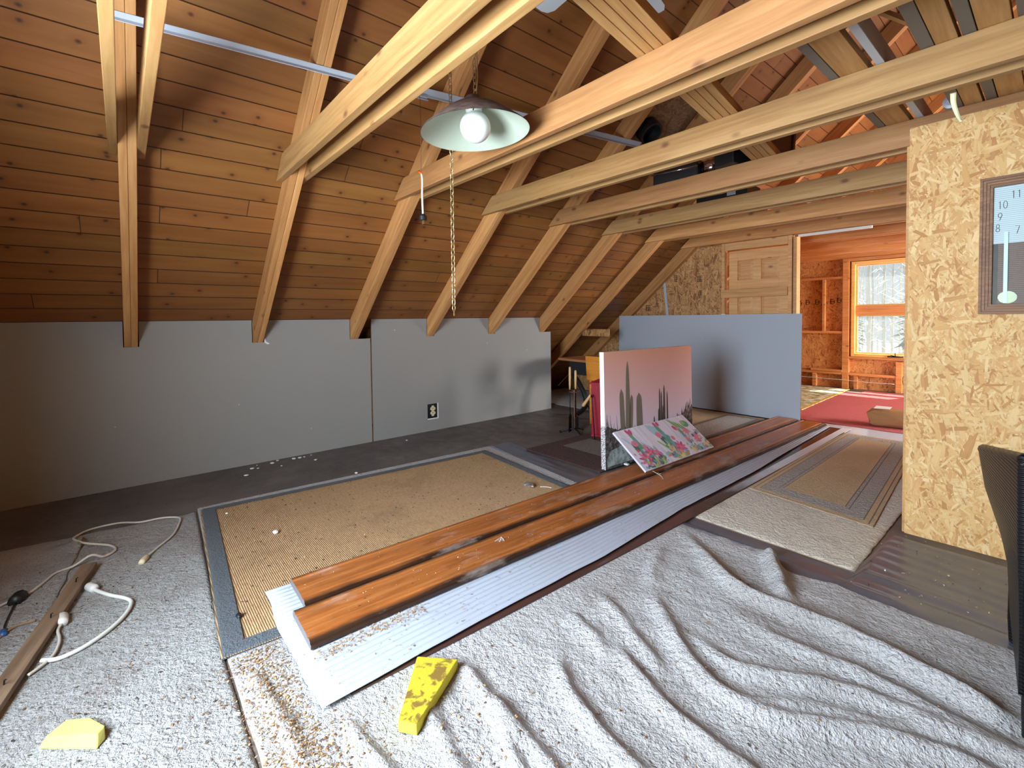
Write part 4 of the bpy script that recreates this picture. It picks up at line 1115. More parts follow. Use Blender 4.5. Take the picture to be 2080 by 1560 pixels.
def blade(cx_, z0, z1, w, lean=0, ta=.5):
    h = z1-z0; L_, R2 = [], []
    for i in range(13):
        s_ = i/12; ww = w*.5*(1 if s_ < .8 else math.sqrt(max(0, 1-((s_-.8)/.2)**2)))*(ta+(1-ta)*(1-s_) if ta < 1 else 1)*(.85+.15*math.sin(math.pi*s_))
        x_ = cx_+lean*s_
        L_.append((x_-ww, z0+h*s_)); R2.append((x_+ww, z0+h*s_))
    return R2[:-1] + [(cx_+lean, z1)] + L_[-2::-1]
# ground with ragged skyline
def skyline(a, c, base, amp, seed, n=60):
    pts = [(a, .0), (c, .0)]
    for i in range(n, -1, -1):
        x_ = a+(c-a)*i/n; pts.append((x_, base(x_) + amp*abs(nz(x_*35, seed)) + amp*1.2*(i % 3 == 0)*R_.random()))
    return pts
poly(cv, skyline(.0, PW, lambda x: .27 + .05*math.cos(x*5) - .03*math.sin(x*3), .05, 1.), 2, .0008)
poly(cv, skyline(.98, PW, lambda x: .26 + .45*(x-.98), .05, 4., 24), 2, .0010)
for i in range(16):
    x_ = .01+.22*R_.random(); h_ = .05+.09*R_.random(); poly(cv, [(x_, .28), (x_+.006, .28), (x_+.004+R_.uniform(-.02, .02), .30+h_)], 4, .0012)
for i in range(14):
    x_ = .99+.20*R_.random(); h_ = .03+.06*R_.random(); z_ = .27+.45*(x_-.98); poly(cv, [(x_, z_), (x_+.006, z_), (x_+.004+R_.uniform(-.02, .02), z_+h_)], 4, .0012)
poly(cv, [(.02, .02), (.55, .02), (.62, .12), (.5, .18), (.36, .2), (.2, .165), (.06, .14), (.015, .08)], 5, .0014)
poly(cv, blade(.215, .20, .62, .058, -.02, .9), 3, .0018); poly(cv, blade(.275, .20, .84, .07, .0, .45), 3, .0020)
poly(cv, blade(.30, .20, .56, .05, .025, .9), 3, .0016); poly(cv, blade(.292, .20, .50, .014, .012, .7), 4, .0021)
poly(cv, blade(.425, .20, .565, .082, -.008, .85), 3, .0018)
for (x_, z_, w_) in ((.70, .575, .016), (.725, .55, .016), (.765, .60, .022), (.81, .54, .016), (.685, .40, .016), (.62, .34, .014), (.745, .42, .012)):
    poly(cv, blade(x_, .22, z_, w_*1.4, 0, .6), 4, .0018)
o = cv.build('canvas', ['pinksky', 'canvas_side', 'brush', 'cactus', 'cactus_dark', 'rock'], t, fix=True)
t.rotation_euler = (0, -tilt_, rad(-2.4))

# small triptych of painted cactus flowers, leaning on the big canvas with its foot on the planks
PT, PB = Vector((2.232, 2.36, .312)), Vector((2.545, 2.385, .0785))
up_ = (PT-PB); PHs = up_.length; up_.normalize(); al = Vector((.02, .999, 0)).normalized(); up_ = (up_-al*up_.dot(al)).normalized(); nr_ = al.cross(up_)
if nr_.z < 0: nr_ = -nr_
Mx = Matrix((al, up_, nr_)).transposed().to_4x4(); Mx.translation = PB + up_*.001
t = empty('flower_picture', label='small three-panel picture of pink cactus flowers leaning on the big canvas, foot on the planks', cat='picture'); t.matrix_world = Mx
def boards_mat():
    g = G('whitewashed board print'); o = g.obj(); n = g.noise(g.map(o, (30, 2, 1)), 1., 3.)
    c = g.ramp(n, [(.35, s2l((204, 198, 214))), (.6, s2l((226, 220, 230)))])
    return g.bsdf(c, .7)
MAT['whitewash'] = boards_mat()
PCOL = dict(teal=(86, 150, 160), blue=(150, 186, 206), green=(74, 140, 104), lime=(140, 176, 84), dgreen=(44, 84, 78), pink=(224, 86, 140), rose=(216, 110, 120), red=(196, 48, 96), yellow=(222, 196, 120), lilac=(160, 150, 206), orange=(222, 140, 90))
pm = list(PCOL)
for k_ in pm: MAT['p_'+k_] = plain('paint '+k_, tuple(v*.8+44 for v in PCOL[k_]), .7)
Wt = .97; pw = Wt/3
for pi in range(3):
    b = MB(); b.box((pi*pw+.0018, 0, -.016), ((pi+1)*pw-.0018, PHs, 0), 0)
    P = lambda pts, c, d: b.prism(pts, d, d+.0004, lambda u, v, dd: (pi*pw+u*pw, v*PHs, dd), 1+pm.index(c))
    lay = [.0003]
    def oval(u, v, ru, rv, c, rot=0, n=18):
        lay[0] += .00006; ca_, sa_ = math.cos(rot), math.sin(rot); asp = PHs/pw
        pts = []
        for i in range(n):
            a_ = 2*math.pi*i/n; x_, y_ = ru*math.cos(a_), rv*math.sin(a_)
            pts.append((u+(x_*ca_-y_*sa_), v+(x_*sa_+y_*ca_)/asp))
        P([(min(.985, max(.015, a_)), min(.985, max(.015, c_))) for a_, c_ in pts], c, lay[0])
    def flower(u, v, r, c, n=9, c2='red'):
        for i in range(n):
            a_ = 2*math.pi*i/n; oval(u+r*.55*math.cos(a_), v+r*.42*math.sin(a_), r*.55, r*.17, c if i % 2 else c2, a_)
        oval(u, v, r*.2, r*.2, 'rose')
    def stem(u, v, segs, c, r=.07, lean=.0):
        for i in range(segs): oval(u+lean*i, v+i*.13, r*(1-.08*i), r*1.6, c if i % 2 else 'green', -lean*2)
    rr = random.Random(pi+3)
    if pi == 0:
        for q in range(4): oval(.18+.05*q, .72-.07*q, .03, .16, 'blue', .5)
        for q in range(3): oval(.62+.06*q, .52-.05*q, .05, .12, 'blue', .3)
        stem(.50, .30, 5, 'teal', .085, -.012); stem(.34, .42, 2, 'dgreen', .09, -.02)
        oval(.36, .62, .10, .09, 'rose'); oval(.36, .62, .05, .05, 'pink'); oval(.42, .92, .05, .09, 'red', .3); oval(.52, .90, .05, .09, 'red', -.3)
        oval(.28, .44, .05, .06, 'red'); oval(.60, .50, .06, .06, 'rose')
        flower(.34, .22, .22, 'pink'); flower(.62, .34, .17, 'pink'); oval(.82, .30, .09, .12, 'pink', .3); oval(.86, .16, .08, .10, 'red')
        for q in range(4): oval(.52+.10*q, .12-.02*q, .045, .17, 'lime' if q % 2 else 'dgreen', -.3)
        oval(.30, .05, .12, .03, 'dgreen', -.3)
    elif pi == 1:
        for q in range(3): oval(.30+.09*q, .78, .08, .26-.05*q, 'blue', .25)
        for q in range(4): oval(.22+.06*q, .46-.08*q, .035, .12, 'lime', .5)
        stem(.62, .30, 5, 'teal', .10, -.015); stem(.44, .42, 2, 'dgreen', .09, -.02)
        oval(.56, .94, .05, .08, 'red', .3); oval(.68, .93, .05, .08, 'red', -.3); oval(.38, .66, .10, .10, 'rose'); oval(.38, .66, .05, .05, 'pink'); oval(.80, .50, .07, .07, 'rose')
        flower(.80, .26, .19, 'red', 9, 'pink'); oval(.46, .32, .10, .12, 'yellow'); oval(.60, .16, .12, .07, 'orange'); oval(.36, .14, .10, .07, 'lilac')
        for q in range(3): oval(.45+.16*q, .06, .10, .06, 'lime' if q != 1 else 'yellow')
    else:
        for q in range(6): oval(.22+.07*q, .86-.04*q, .022, .22, 'green' if q % 2 else 'lime', .45)
        oval(.18, .72, .06, .09, 'red', .4); oval(.26, .70, .05, .08, 'rose', -.2); stem(.30, .34, 3, 'teal', .07, .0); oval(.72, .76, .14, .12, 'green'); oval(.66, .80, .08, .08, 'lime')
        flower(.50, .58, .13, 'rose', 8, 'pink'); flower(.70, .36, .16, 'rose', 9, 'pink'); oval(.30, .38, .07, .08, 'rose')
        for q in range(6): oval(.2+.13*q, .10+.03*(q % 2), .09, .08, ('yellow', 'lime', 'teal', 'blue', 'teal', 'yellow')[q])
    for q in range(46):
        u_ = rr.uniform(.06, .94); v_ = rr.uniform(.03, .62)*rr.random()**.6+.02
        oval(u_, v_, rr.uniform(.012, .045), rr.uniform(.02, .06), rr.choice(['teal', 'green', 'lime', 'blue', 'pink', 'rose', 'yellow', 'lilac', 'dgreen']), rr.uniform(-.8, .8), 10)
    b.build('panel', ['whitewash']+['p_'+k_ for k_ in pm], t)
tag(MB().box((-.02, -.014, 0), (.02, .014, .012)).build('white_button', 'plaster', loc=(2.262, 2.52, .0345), bevel=.004), 'small white scrap on the left plank between the two pictures', 'scrap')
b = MB(); b.tube(smooth_path([(2.548, 2.46, .068), (2.60, 2.44, .0675), (2.66, 2.41, .0675), (2.70, 2.37, .0675)]), .0022, 6); b.tube(smooth_path([(2.60, 2.46, .069), (2.61, 2.43, .0685), (2.63, 2.45, .069)]), .002, 6)
tag(b.build('frayed_string', 'cord', smooth=True), 'frayed white string on the right plank below the flower picture', 'string')

# ================================================================== FAR LEFT BAY: fireplace tools, red lantern, school desk
t = empty('fireplace_tool_set', (1.165, 3.06, 0), label='black fireplace tool stand with shovel and wooden-handled tools by the knee wall end', cat='fireplace tools')
b = MB()
for a_ in (-20, 100, 220):
    b.tube(smooth_path([(0, 0, .05), (.05*math.cos(rad(a_)), .05*math.sin(rad(a_)), .045), (.15*math.cos(rad(a_)), .15*math.sin(rad(a_)), .014)]), .008)
    b.ball((.15*math.cos(rad(a_)), .15*math.sin(rad(a_)), .016), .014, 12, 8)
b.build('base', 'iron', t, smooth=True)
b = MB(); b.tube([(0, 0, .03), (0, 0, .44)], .007); b.ball((0, 0, .445), .014, 12, 8); b.torus((0, 0, .44), Matrix.Identity(3), .05, .05, .004, 20); b.build('stand', 'dark_wood', t, smooth=True)
for (dx, dy, hz, nm) in ((-.045, -.02, .70, 'shovel'), (-.02, .04, .66, 'brush')):
    b = MB(); b.tube([(dx, dy, .16), (dx, dy, .48)], .005); r_ = b.build(nm, 'iron', t, smooth=True)
    b = MB(); b.tube([(dx, dy, .46), (dx, dy, .50), (dx, dy, .58), (dx, dy, hz-.01), (dx, dy, hz)], [.009, .011, .013, .011, .006], 10); b.build('wooden_handle', 'handle_wood', r_, smooth=True)
    if nm == 'shovel':
        b = MB(); b.prism([(-.045, 0), (.045, 0), (.04, .16), (.015, .18), (-.015, .18), (-.04, .16)], -.003, .003, lambda u, v, d: (dx+u*.5+.015, dy-u-.015, .02+v+d)); b.build('scoop', 'black', r_)
    else:
        b = MB(); b.box((dx-.022, dy-.022, .05), (dx+.022, dy+.022, .17)); b.build('bristles', 'black', r_, .006)
# red lantern box with its poker
t = empty('red_lantern', (1.50, 3.22, 0), (0, 0, rad(20)), 'crimson wooden lantern with glass panes standing behind the cactus canvas', 'lantern')
b = MB(); b.box((-.15, -.13, 0), (.15, .13, .035)); b.build('base', 'clay_red', t, .006)
for sx in (-1, 1):
    for sy in (-1, 1):
        b = MB(); b.box((sx*.092-.052, sy*.075-.05, .035), (sx*.092+.052, sy*.075+.05, .545)); b.build('post', 'clay_red', t, .004)
b = MB(); b.add([(-.16, -.14, .545), (.16, -.14, .545), (.16, .14, .545), (-.16, .14, .545), (-.16, -.14, .56), (.16, -.14, .56), (.16, .14, .56), (-.16, .14, .56), (-.07, -.05, .60), (.07, -.05, .60), (.07, .05, .60), (-.07, .05, .60)],
                 [(0, 3, 2, 1), (0, 1, 5, 4), (1, 2, 6, 5), (2, 3, 7, 6), (3, 0, 4, 7), (4, 5, 9, 8), (5, 6, 10, 9), (6, 7, 11, 10), (7, 4, 8, 11), (8, 9, 10, 11)]); b.build('roof', 'clay_red', t)
for (xa, ya, xb, yb) in ((-.09, -.122, .09, -.118), (-.09, .118, .09, .122), (-.142+.004, -.075, -.138+.004, .075), (.134, -.075, .138, .075)):
    b = MB(); b.box((xa, ya, .05), (xb, yb, .53)); b.build('pane', 'smoke_glass', t)
b = MB(); b.box((-.032, -.126, .10), (.008, -.1225, .44)); b.build('inner_glow', 'amber_glow', t)
t = empty('fire_poker', (1.362, 3.01, .0), (0, 0, 0), 'short iron poker with a light wooden handle leaning on the red lantern', 'poker')
b = MB(); b.tube([(.16, -.035, .012), (.12, -.03, .42), (.10, -.026, .45)], .005); b.build('rod', 'iron', t, smooth=True)
b = MB(); b.tube([(.10, -.026, .45), (.085, -.025, .43), (.0, -.02, .335), (-.012, -.02, .325)], [.010, .013, .018, .016], 12); b.build('handle', 'handle_wood', t, smooth=True)
# old school desk and chair back
t = empty('school_desk', (.70, 3.95, 0.0105), (0, 0, rad(-4)), 'old school desk with brown top and curved black iron legs under the eaves', 'desk')
b = MB(); b.box((-.40, -.30, .665), (.25, .28, .695)); b.build('desk_top', 'desk_top', t, .006)
b = MB(); b.box((-.25, -.24, .50), (.23, .24, .663)); b.build('book_box', 'black', t, .006)
for sy in (-.22, .22):
    b = MB(); P = smooth_path([(-.22, sy, .50), (-.10, sy, .40), (.0, sy, .27), (.03, sy, .16), (-.02, sy, .08), (-.12, sy, .012)]); b.tube(P, [.03]*len(P), 8); b.build('leg', 'iron', t, smooth=True)
    b = MB(); P = smooth_path([(.03, sy, .22), (.10, sy, .12), (.20, sy, .012)]); b.tube(P, .024, 8); b.build('leg', 'iron', t, smooth=True)
t = empty('plywood_chair', (1.06, 3.50, 0.0), (0, 0, rad(0)), 'amber varnished plywood chair standing behind the red lantern', 'chair')
b = MB(); b.prism([(-.26, .50), (.20, .50), (.23, .775), (-.29, .775)], -.008, .010, lambda u, v, d: (u*.75+.08, d-.02*0, v)); b.build('backrest', 'desk_yellow', t, .004)
b = MB(); b.box((-.10, .012, .40), (.24, .30, .42)); b.build('seat', 'desk_yellow', t, .006)
for (x_, y_, z_) in ((-.08, .015, .55), (.22, .015, .55), (-.08, .28, .40), (.22, .28, .40)):
    b = MB(); b.tube([(x_, y_, 0.0), (x_, y_, z_)], .012, 8); b.build('leg', 'desk_yellow', t, smooth=True)
# strand board offcuts on the eave and rough studs
o = MB().box((-.25, 0, 0), (.25, .011, .10)).build('board_offcut', 'osb_dim', loc=(.12, 4.72, .68)); tag(o, 'strand board offcut nailed between rafters under the eaves', 'offcut')
o.location = (.18, RY(6)+.0775, .95)

# ================================================================== LEFT FOREGROUND ODDS
gq = Vector((2.62, -.835)); gp = Vector((1.415, -.605)); L = (gq-gp).length
t = empty('wooden_stick', ((gq.x+gp.x)/2, (gq.y+gp.y)/2, .019), (0, 0, math.atan2(gq.y-gp.y, gq.x-gp.x)), 'weathered grey wooden stick with bent nails on the left carpet', 'stick')
MB().box((-L/2, -.029, 0), (L/2, .029, .022)).build('batten', 'old_stick', t, .002)
for xx in (-.42, -.12, .28):
    b = MB(); b.tube([(xx, 0, .02), (xx+.003, .003, .04), (xx+.02, .012, .048)], .0022, 6); b.build('nail', 'iron', t)
def cordobj(name, pts, r, mat, label, plug=None, n=8):
    t = empty(name, (pts[0][0], pts[0][1], .012), label=label, cat='cord'); o0 = Vector((pts[0][0], pts[0][1], .012))
    b = MB(); b.tube([p-o0 for p in smooth_path(pts, n)], r, 8); b.build('cable', mat, t, smooth=True)
    if plug:
        for (nm, a, c, rr, m_) in plug:
            a, c = Vector(a)-o0, Vector(c)-o0; b = MB(); mid = a.lerp(c, .5)
            b.tube([a, a.lerp(c, .2), a.lerp(c, .8), c], [rr*.6, rr, rr, rr*.85], 10); b.build(nm, m_, t, smooth=True)
    return t
ZC = .017; ZA = .023
cordobj('power_cord', [(1.75, -1.0, ZA), (1.594, -.87, ZA), (1.539, -.791, ZA), (1.45, -.75, ZA), (1.382, -.72, ZA), (1.353, -.662, ZA), (1.34, -.60, .05), (1.325, -.555, .022), (1.26, -.512, ZC), (1.17, -.535, ZC), (1.09, -.63, .032), (.98, -.68, .03), (.90, -.675, .02), (.80, -.62, .008), (.80, -.50, .008), (.90, -.405, ZC), (.915, -.30, ZC), (.985, -.225, ZC), (1.10, -.235, ZC), (1.255, -.275, ZC), (1.381, -.345, ZC), (1.47, -.39, ZC)],
        .0055, 'cord', 'off-white power cord looping round the lifted carpet corner to a bare plug', [('plug', (1.47, -.39, .020), (1.535, -.415, .020), .014, 'cream_plastic')])
cordobj('extension_cord', [(1.69, -.580, .022), (1.724, -.566, .021), (1.80, -.525, .0195), (1.864, -.483, .0195), (1.92, -.458, .0195), (1.98, -.462, .0195), (2.044, -.483, .0195), (2.10, -.515, .0195), (2.146, -.553, .0195), (2.185, -.60, .0195), (2.20, -.655, .0195), (2.175, -.70, .0205)],
        .0075, 'white_plastic', 'thick white flat extension cord curving to the right of the stick', [('plug', (1.64, -.602, .024), (1.70, -.575, .024), .018, 'white_plastic')])
cordobj('lamp_flex', [(1.93, -.663, .024), (1.979, -.672, .0195), (2.04, -.664, .0195), (2.094, -.662, .0195), (2.166, -.672, .0195), (2.215, -.70, .0195), (2.245, -.724, .0205)],
        .005, 'cord', 'short white cord with round plug lying against the stick', [('plug', (1.865, -.668, .024), (1.945, -.663, .024), .019, 'white_plastic')])
cordobj('adapter_cable', [(1.60, -.825, .024), (1.70, -.83, .0215), (1.79, -.832, .0215), (1.84, -.828, .0215)], .003, 'black', 'thin black cable with square adapter and blue tip at the left edge', [('adapter', (1.545, -.812, .028), (1.61, -.828, .028), .026, 'black'), ('tip', (1.84, -.828, .0215), (1.885, -.826, .0215), .012, 'blue_plastic')])
cordobj('beige_cord', [(1.95, -.90, .0215), (1.90, -.84, .0215), (1.85, -.812, .0215), (1.832, -.788, .0215), (1.835, -.745, .0215)], .0045, 'carpet_edge', 'short beige cord running from the left edge under the stick')

# yellow foam offcuts
b = MB(); o3 = [(2.655, -.655), (2.625, -.648), (2.60, -.622), (2.632, -.592), (2.70, -.565), (2.748, -.540), (2.768, -.548), (2.73, -.60)]
c_ = Vector((2.69, -.60))
low = [(2.662, -.664), (2.60, -.622), (2.66, -.56), (2.775, -.538)]
b.prism([(2.660-c_.x, -.664-c_.y), (2.775-c_.x, -.540-c_.y), (2.745-c_.x, -.522-c_.y), (2.655-c_.x, -.560-c_.y), (2.605-c_.x, -.618-c_.y)], 0, .026, lambda u, v, d: (u*(1-.25*d/.026)-.01*d/.026, v*(1-.12*d/.026)+.008*d/.026, d))
tag(b.build('foam_offcut', 'foam', loc=(c_.x, c_.y, .0125), bevel=.003), 'pale yellow foam offcut on the carpet at the bottom left corner', 'foam')
b = MB(); P4 = [(3.300, .112), (3.348, .146), (3.205, .372), (3.098, .276)]; c_ = Vector((3.22, .23))
b.prism([(x-c_.x, y-c_.y) for x, y in P4], 0, .034, lambda u, v, d: (u, v, d), 0, 1)
tag(b.build('foam_offcut', ['foam_dirty', 'foam_cut'], loc=(c_.x, c_.y, .0155), bevel=.002), 'tapered yellow foam wedge with brown glue smears in front of the white sheet', 'foam')
tag(MB().box((-.011, -.004, 0), (.011, .004, .006)).build('wall_plug', 'white_plastic', loc=(2.905, -.225, .0125), rot=(0, 0, rad(40)), bevel=.002), 'tiny white plastic peg on the carpet seam', 'peg')

# plaster chips along the wall and bits on the rug
chips = [(.076, .36), (.153, .31), (.172, .349), (.317, .241), (.05, .52), (.236, .508), (.096, .637), (.101, .684), (.096, .721), (.074, .784), (.26, .768), (.106, .467), (.20, 1.642)]
for i, (x, y) in enumerate(chips):
    b = MB(); r = R_.uniform(.008, .02); b.ball((0, 0, r*.35), (r, r*R_.uniform(.5, .9), r*.35), 7, 5)
    tag(b.build('plaster_chip', 'plaster', loc=(x, y, .0002), rot=(0, 0, R_.uniform(0, 3))), 'white plaster crumb on the dark floor along the knee wall', 'plaster chip', 'plaster crumbs along the knee wall')
for (x, y, r, lab) in ((1.632, .159, .022, 'white plaster lump on the sisal rug near its left binding'), (1.125, .0, .012, 'small white crumb at the left near corner of the sisal rug'), (.90, .881, .016, 'white crumb on the thin carpet edge left of the sisal rug')):
    b = MB(); b.ball((0, 0, r*.4), (r, r*.7, r*.4), 9, 6)
    tag(b.build('plaster_chip', 'plaster', loc=(x, y, .0185 if x > .95 else .0125)), lab, 'plaster chip')
# crumpled foil on the rug
b = MB(); n0 = len(b.v); b.ball((0, 0, .016), (.045, .03, .016), 16, 10)
b.v = [(x*(1+.5*nz(x*90, y*90, z*90)), y*(1+.5*nz(y*90, x*90, 2)), z*(1+.3*nz(x*120, y*120, 5))) for x, y, z in b.v]
tag(b.build('foil_ball', 'foil', loc=(2.06, 1.665, .0185)), 'crumpled silver foil scrap on the far end of the sisal rug', 'foil')
tag(MB().tube(smooth_path([(2.12, 1.72, .0215), (2.15, 1.75, .0215), (2.19, 1.765, .0215)]), .003, 6).build('wire_scrap', 'cord', smooth=True), 'short white wire scrap beside the foil on the sisal rug', 'wire')
b = MB(); b.ball((0, 0, .009), (.016, .011, .009), 10, 6); tag(b.build('dark_clod', 'black', loc=(2.37, -.135, .019)), 'small dark clod on the near corner of the sisal rug', 'clod')
b = MB()
for i in range(14):
    a_ = rad(-40+R_.uniform(-30, 30)); b.tube([(0, 0, .001*i*.2), (.03*math.cos(a_), .03*math.sin(a_), .004), (.06*math.cos(a_)*R_.uniform(.6, 1), .06*math.sin(a_), .002)], .0008, 4)
tag(b.build('fibre_tuft', 'plaster', loc=(2.62, 1.0, .0665)), 'tuft of white fibres on the right plank near its middle', 'fibres')

# loose sawdust and wood shavings (uncountable)
def litter(name, n, fn, size, mats, label, cat):
    b = MB(); rr = random.Random(len(name)*7+n)
    for i in range(n):
        x, y, z = fn(rr); a_ = rr.uniform(0, math.pi); l = size*rr.uniform(.4, 1.3); w = l*rr.uniform(.25, .6); ca_, sa_ = math.cos(a_), math.sin(a_); h = l*rr.uniform(.05, .45)
        P = lambda u, v, q: (x+u*ca_-v*sa_, y+u*sa_+v*ca_, z+q)
        b.add([P(-l/2, -w/2, .0006), P(-l/2, w/2, .0006), P(0, w/2, h), P(0, -w/2, h), P(l/2, w/2, .0008), P(l/2, -w/2, .0008)], [(0, 1, 2, 3), (3, 2, 4, 5)], rr.randrange(len(mats)))
    o = b.build(name, mats, fix=False); return tag(o, label, cat, None, 'stuff')
for nm, c in (('w1', (168, 136, 98)), ('w2', (146, 110, 74)), ('w3', (188, 160, 122)), ('w4', (112, 80, 54)), ('d1', (58, 46, 40)), ('d2', (84, 66, 52))): MAT[nm] = plain('shaving '+nm, c, .9)
def zC(x, y):
    ye = interp(edgeC, x)
    if y < -.215: return .0125
    m = 1. if x > 3.22 else max(0, (x-3.13)/.09)
    if y < -.05: m = max(m, min(1, max(0, (x-2.72)/.1)) * min(1, max(0, (-.05-y)/.04)))
    z = CTK
    if m > 0: z += m*(wr(x, y) + .010*max(0, nz(x*3.1, y*4.3, 2)) + .005*nz(x*11, y*14, 5.))
    return z + .002
def seam_s(r):
    while True:
        x = r.uniform(2.62, 3.55); y = r.gauss(-.12, .06)
        if y > -.045 and x < 3.09: continue
        return x, y, zC(x, y)
litter('wood_shavings', 2200, seam_s, .0085, ['w1', 'w2', 'w3', 'w4'], 'drift of tan wood shavings on the carpet along the near end of the white sheet', 'shavings')
def fg(r):
    x = r.uniform(3.15, 4.5); y = r.uniform(-.2, 1.8) if r.random() < .3 else r.gauss(.15, .2)
    if y > interp(edgeC, x)-.05 or y < -.2: y = r.uniform(-.19, .5)
    return x, y, zC(x, y)
litter('wood_shavings', 900, fg, .0085, ['w1', 'w2', 'w3', 'w4', 'd2'], 'scattered wood chips over the crumpled foreground carpet', 'shavings')
def lf(r):
    x = r.uniform(1.3, 3.6); y = r.uniform(-1.0, -.24)
    return x, y, .0128 + (.006 if y < -.65-.085*(x-.965) else 0)
litter('dirt_crumbs', 900, lf, .008, ['d1', 'd2', 'w2', 'w4'], 'dirt and chip crumbs sprinkled over the left carpet strip', 'crumbs')
def rg(r):
    u, v = r.random(), r.random()
    p = RA.lerp(RD, u).lerp(RB.lerp(RC_, u), v)
    if p.x > 2.27 and p.y > .05: p.x = r.uniform(1.1, 2.25)
    return p.x, p.y, .0188
litter('dirt_crumbs', 800, rg, .011, ['w1', 'd1', 'd2', 'w3'], 'crumbs and chips scattered over the tan sisal rug', 'crumbs')
def pvl(r):
    if r.random() < .62:
        s_ = r.random(); return 2.79+.10*s_*0+r.gauss(.05, .022), .02+.42*s_+r.gauss(0, .02), .0345
    return r.uniform(2.84, 3.04), r.uniform(.02, 4.5), .0345
litter('sawdust', 1000, pvl, .007, ['w1', 'w3', 'w2', 'w3'], 'sawdust trail on the white corrugated sheet beside the right plank', 'sawdust')
def plk(r):
    y = r.uniform(.1, 5.0); return (2.667+.0187*y if r.random() < .6 else 2.40+.0239*y)+r.uniform(-.08, .08), y, .0655
litter('sawdust', 700, plk, .006, ['w3', 'w1', 'd1', 'plaster'], 'specks of sawdust and grit on top of the two stained planks', 'sawdust')
def fl(r):
    return r.uniform(.02, .85), r.uniform(-.9, 3.6), .0006
litter('dirt_crumbs', 700, fl, .008, ['d1', 'd2', 'w4', 'd1'], 'grit on the bare dark floor along the knee wall', 'crumbs')
def rr_(r): return r.uniform(3.95, 4.45), r.uniform(1.95, 2.7), .010
litter('dirt_crumbs', 60, rr_, .010, ['plaster', 'w3', 'd1'], 'white and dark crumbs on the floor before the strand board wall', 'crumbs')

# ================================================================== OUTSIDE
S(MB().box((-40, YB+.5, -2.9), (60, 80, -2.8)).build('ground', 'snow'))
S(MB().box((-40, -60, -2.9), (60, YF-.3, -2.8)).build('ground', 'snow'))
def tree(seed, h):
    r = random.Random(seed); b = MB()
    P = [Vector((r.uniform(-.02, .02)*i, r.uniform(-.02, .02)*i, h*i/8)) for i in range(9)]
    b.tube(P, [.075*(1-i/9.5) for i in range(9)], 6)
    for k in range(44):
        z = h*r.uniform(.12, .98); a_ = r.uniform(0, 6.28); l = r.uniform(.3, .95)*(1.1-z/h); p = Vector((0, 0, z))
        q_ = p+Vector((math.cos(a_)*l*.5, math.sin(a_)*l*.5, l*.2)); e_ = p+Vector((math.cos(a_)*l, math.sin(a_)*l, l*.55))
        b.tube([p, q_, e_], [.022, .015, .006], 4)
    return b
def conifer(seed, h):
    r = random.Random(seed); b = MB(); b.tube([(0, 0, 0), (0, 0, h)], [.12, .02], 7)
    f_ = MB()
    for k in range(150):
        z = h*r.uniform(.1, .97); a_ = r.uniform(0, 6.28); l = (1-z/h)*1.5+.15; ca_, sa_ = math.cos(a_), math.sin(a_); w = .16
        f_.add([(ca_*.05, sa_*.05, z), (ca_*l*.6-sa_*w, sa_*l*.6+ca_*w, z-.1), (ca_*l, sa_*l, z-.25*l), (ca_*l*.6+sa_*w, sa_*l*.6-ca_*w, z-.1)], [(0, 1, 2, 3)])
    return b, f_
protos = []
for s_ in range(3):
    t = empty('bare_tree', (0, 0, -2.8)); tree(s_, 11).build('trunk', 'bark', t, smooth=True); protos.append(t)
cp = empty('conifer', (0, 0, -2.8)); b1, b2 = conifer(5, 9); b1.build('trunk', 'bark', cp); b2.build('foliage', 'needles', cp, fix=False)
def copy_tree(o):
    c = o.copy(); col.objects.link(c)
    for ch in o.children:
        d_ = ch.copy(); d_.parent = c; col.objects.link(d_)
    return c
rt = random.Random(11); used = set()
spots = []
while len(spots) < 90:
    yy = 15 + 33*rt.random()**.8; xx = 2.4 - (yy-8.5)*.20 + rt.uniform(-.17, .17)*(yy)
    if all((xx-a)**2+(yy-c)**2 > 1.15**2 for a, c in spots) and all((xx-a)**2+(yy-c)**2 > 2.2**2 for a, c in ((-1.2, 19), (.6, 24), (-3.0, 27), (-.6, 32), (-5, 36), (-4.2, 22))): spots.append((xx, yy))
for i in range(90):
    k_ = i % 3; o = protos[k_] if k_ not in used else copy_tree(protos[k_]); used.add(k_)
    xx, yy = spots[i]
    o.location = (xx, yy, -2.8); o.rotation_euler = (0, 0, rt.uniform(0, 6)); s_ = rt.uniform(.8, 1.3); o.scale = (s_, s_, s_)
    tag(o, 'bare grey tree in the snowy wood outside the far window', 'tree', 'bare trees outside the far window')
for i, (xx, yy) in enumerate(((-1.2, 19), (.6, 24), (-3.0, 27), (-.6, 32), (-5, 36), (-4.2, 22))):
    o = cp if i == 0 else copy_tree(cp); o.location = (xx, yy, -2.8); o.rotation_euler = (0, 0, i*1.3); s_ = .8+.12*(i % 3); o.scale = (s_, s_, s_)
    tag(o, 'dark conifer among the bare trees outside the far window', 'tree', 'conifers outside the far window')

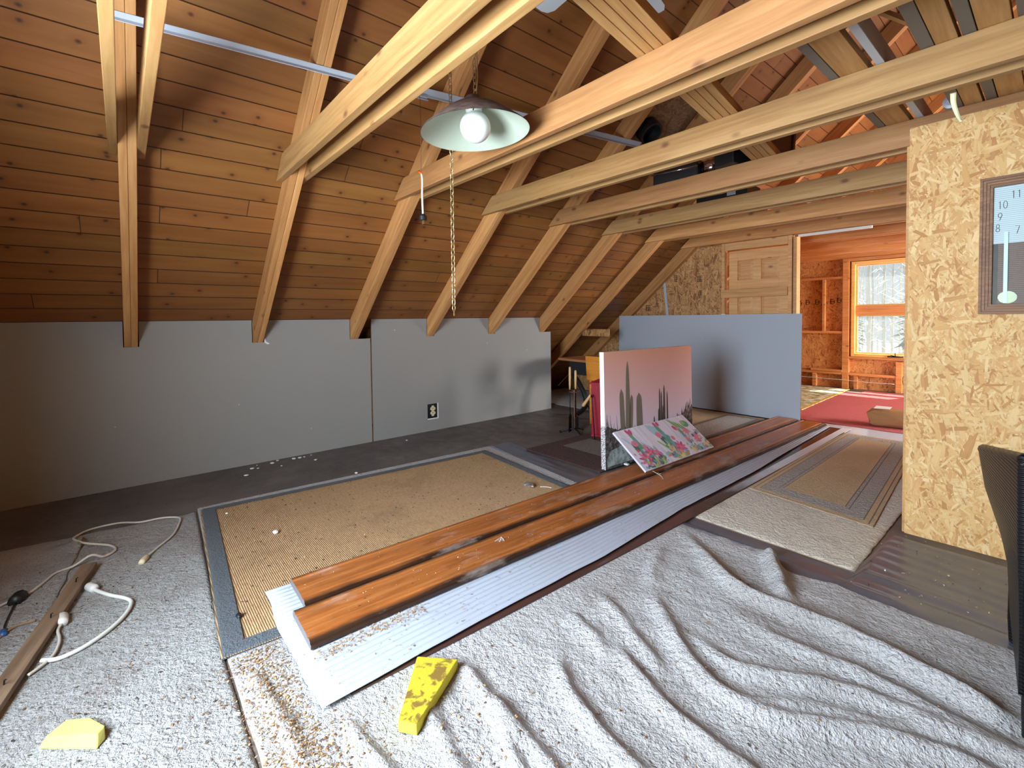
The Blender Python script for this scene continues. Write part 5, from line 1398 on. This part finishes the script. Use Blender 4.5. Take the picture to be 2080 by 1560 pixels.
# ================================================================== LIGHT
w = bpy.data.worlds.new('sky'); sc.world = w; w.use_nodes = True
nt = w.node_tree; bg = nt.nodes['Background']; bg.inputs[0].default_value = (.80, .91, 1., 1); bg.inputs[1].default_value = .6
def area(name, loc, rot, sx, sy, power, color, spread=None, portal=False):
    l = bpy.data.lights.new(name, 'AREA'); l.shape = 'RECTANGLE'; l.size = sx; l.size_y = sy; l.energy = power; l.color = color
    if spread: l.spread = spread
    if portal: l.cycles.is_portal = True
    o = bpy.data.objects.new(name, l); col.objects.link(o); o.location = loc; o.rotation_euler = rot; return o
area('daylight_front_window', ((WX0+WX1)/2, YF-.16, (WZ0+WZ1)/2), (rad(90), 0, 0), WX1-WX0, WZ1-WZ0, 292., (.77, .88, 1.))
area('portal_far_window', ((FX0+FX1)/2, YG+.2, (FZ0+FZ1)/2), (rad(-90), 0, 0), FX1-FX0, FZ1-FZ0, 1., (1, 1, 1), portal=True)
area('added_side_fill', (7.40, 6.95, 1.30), (0, rad(66), 0), 1.5, 2.1, 430., (1., .97, .94))  # unseen lamp added to brighten the far room from the side
sun = bpy.data.lights.new('sun', 'SUN'); sun.energy = 18.; sun.angle = rad(.6); sun.color = (1., .95, .86)
so = bpy.data.objects.new('sun', sun); col.objects.link(so)
so.rotation_euler = Vector((-.24, -.50, -1.0)).to_track_quat('-Z', 'Y').to_euler()

# ================================================================== CAMERA
cam = bpy.data.cameras.new('camera'); co = bpy.data.objects.new('camera', cam); col.objects.link(co)
f_, yaw, pit, roll = 950.87, -.8404, -.0312, -.0101
cam.sensor_fit = 'HORIZONTAL'; cam.sensor_width = 36.; cam.lens = f_*36/2080
cam.shift_x = -58.5/2080; cam.shift_y = -104.7/2080
cy_, sy_ = math.cos(yaw), math.sin(yaw); cp_, sp_ = math.cos(pit), math.sin(pit)
F = Vector((sy_*cp_, cy_*cp_, sp_)); Rv = Vector((cy_, -sy_, 0)); U = Rv.cross(F)
cr_, sr_ = math.cos(roll), math.sin(roll); R2 = Rv*cr_ + U*sr_; U2 = -Rv*sr_ + U*cr_
co.matrix_world = Matrix((R2, U2, -F)).transposed().to_4x4(); co.location = (4.572, -.4547, 1.2161)
cam.clip_start = .02; cam.clip_end = 200
sc.camera = co
sc.view_settings.view_transform = 'Standard'; sc.view_settings.look = 'None'; sc.view_settings.gamma = 1.; sc.view_settings.use_curve_mapping = False
sc.view_settings.exposure = .27
sc.cycles.use_denoising = True
sc.cycles.max_bounces = 10; sc.cycles.diffuse_bounces = 6; sc.cycles.glossy_bounces = 4; sc.cycles.transparent_max_bounces = 12
sc.cycles.sample_clamp_indirect = 6.
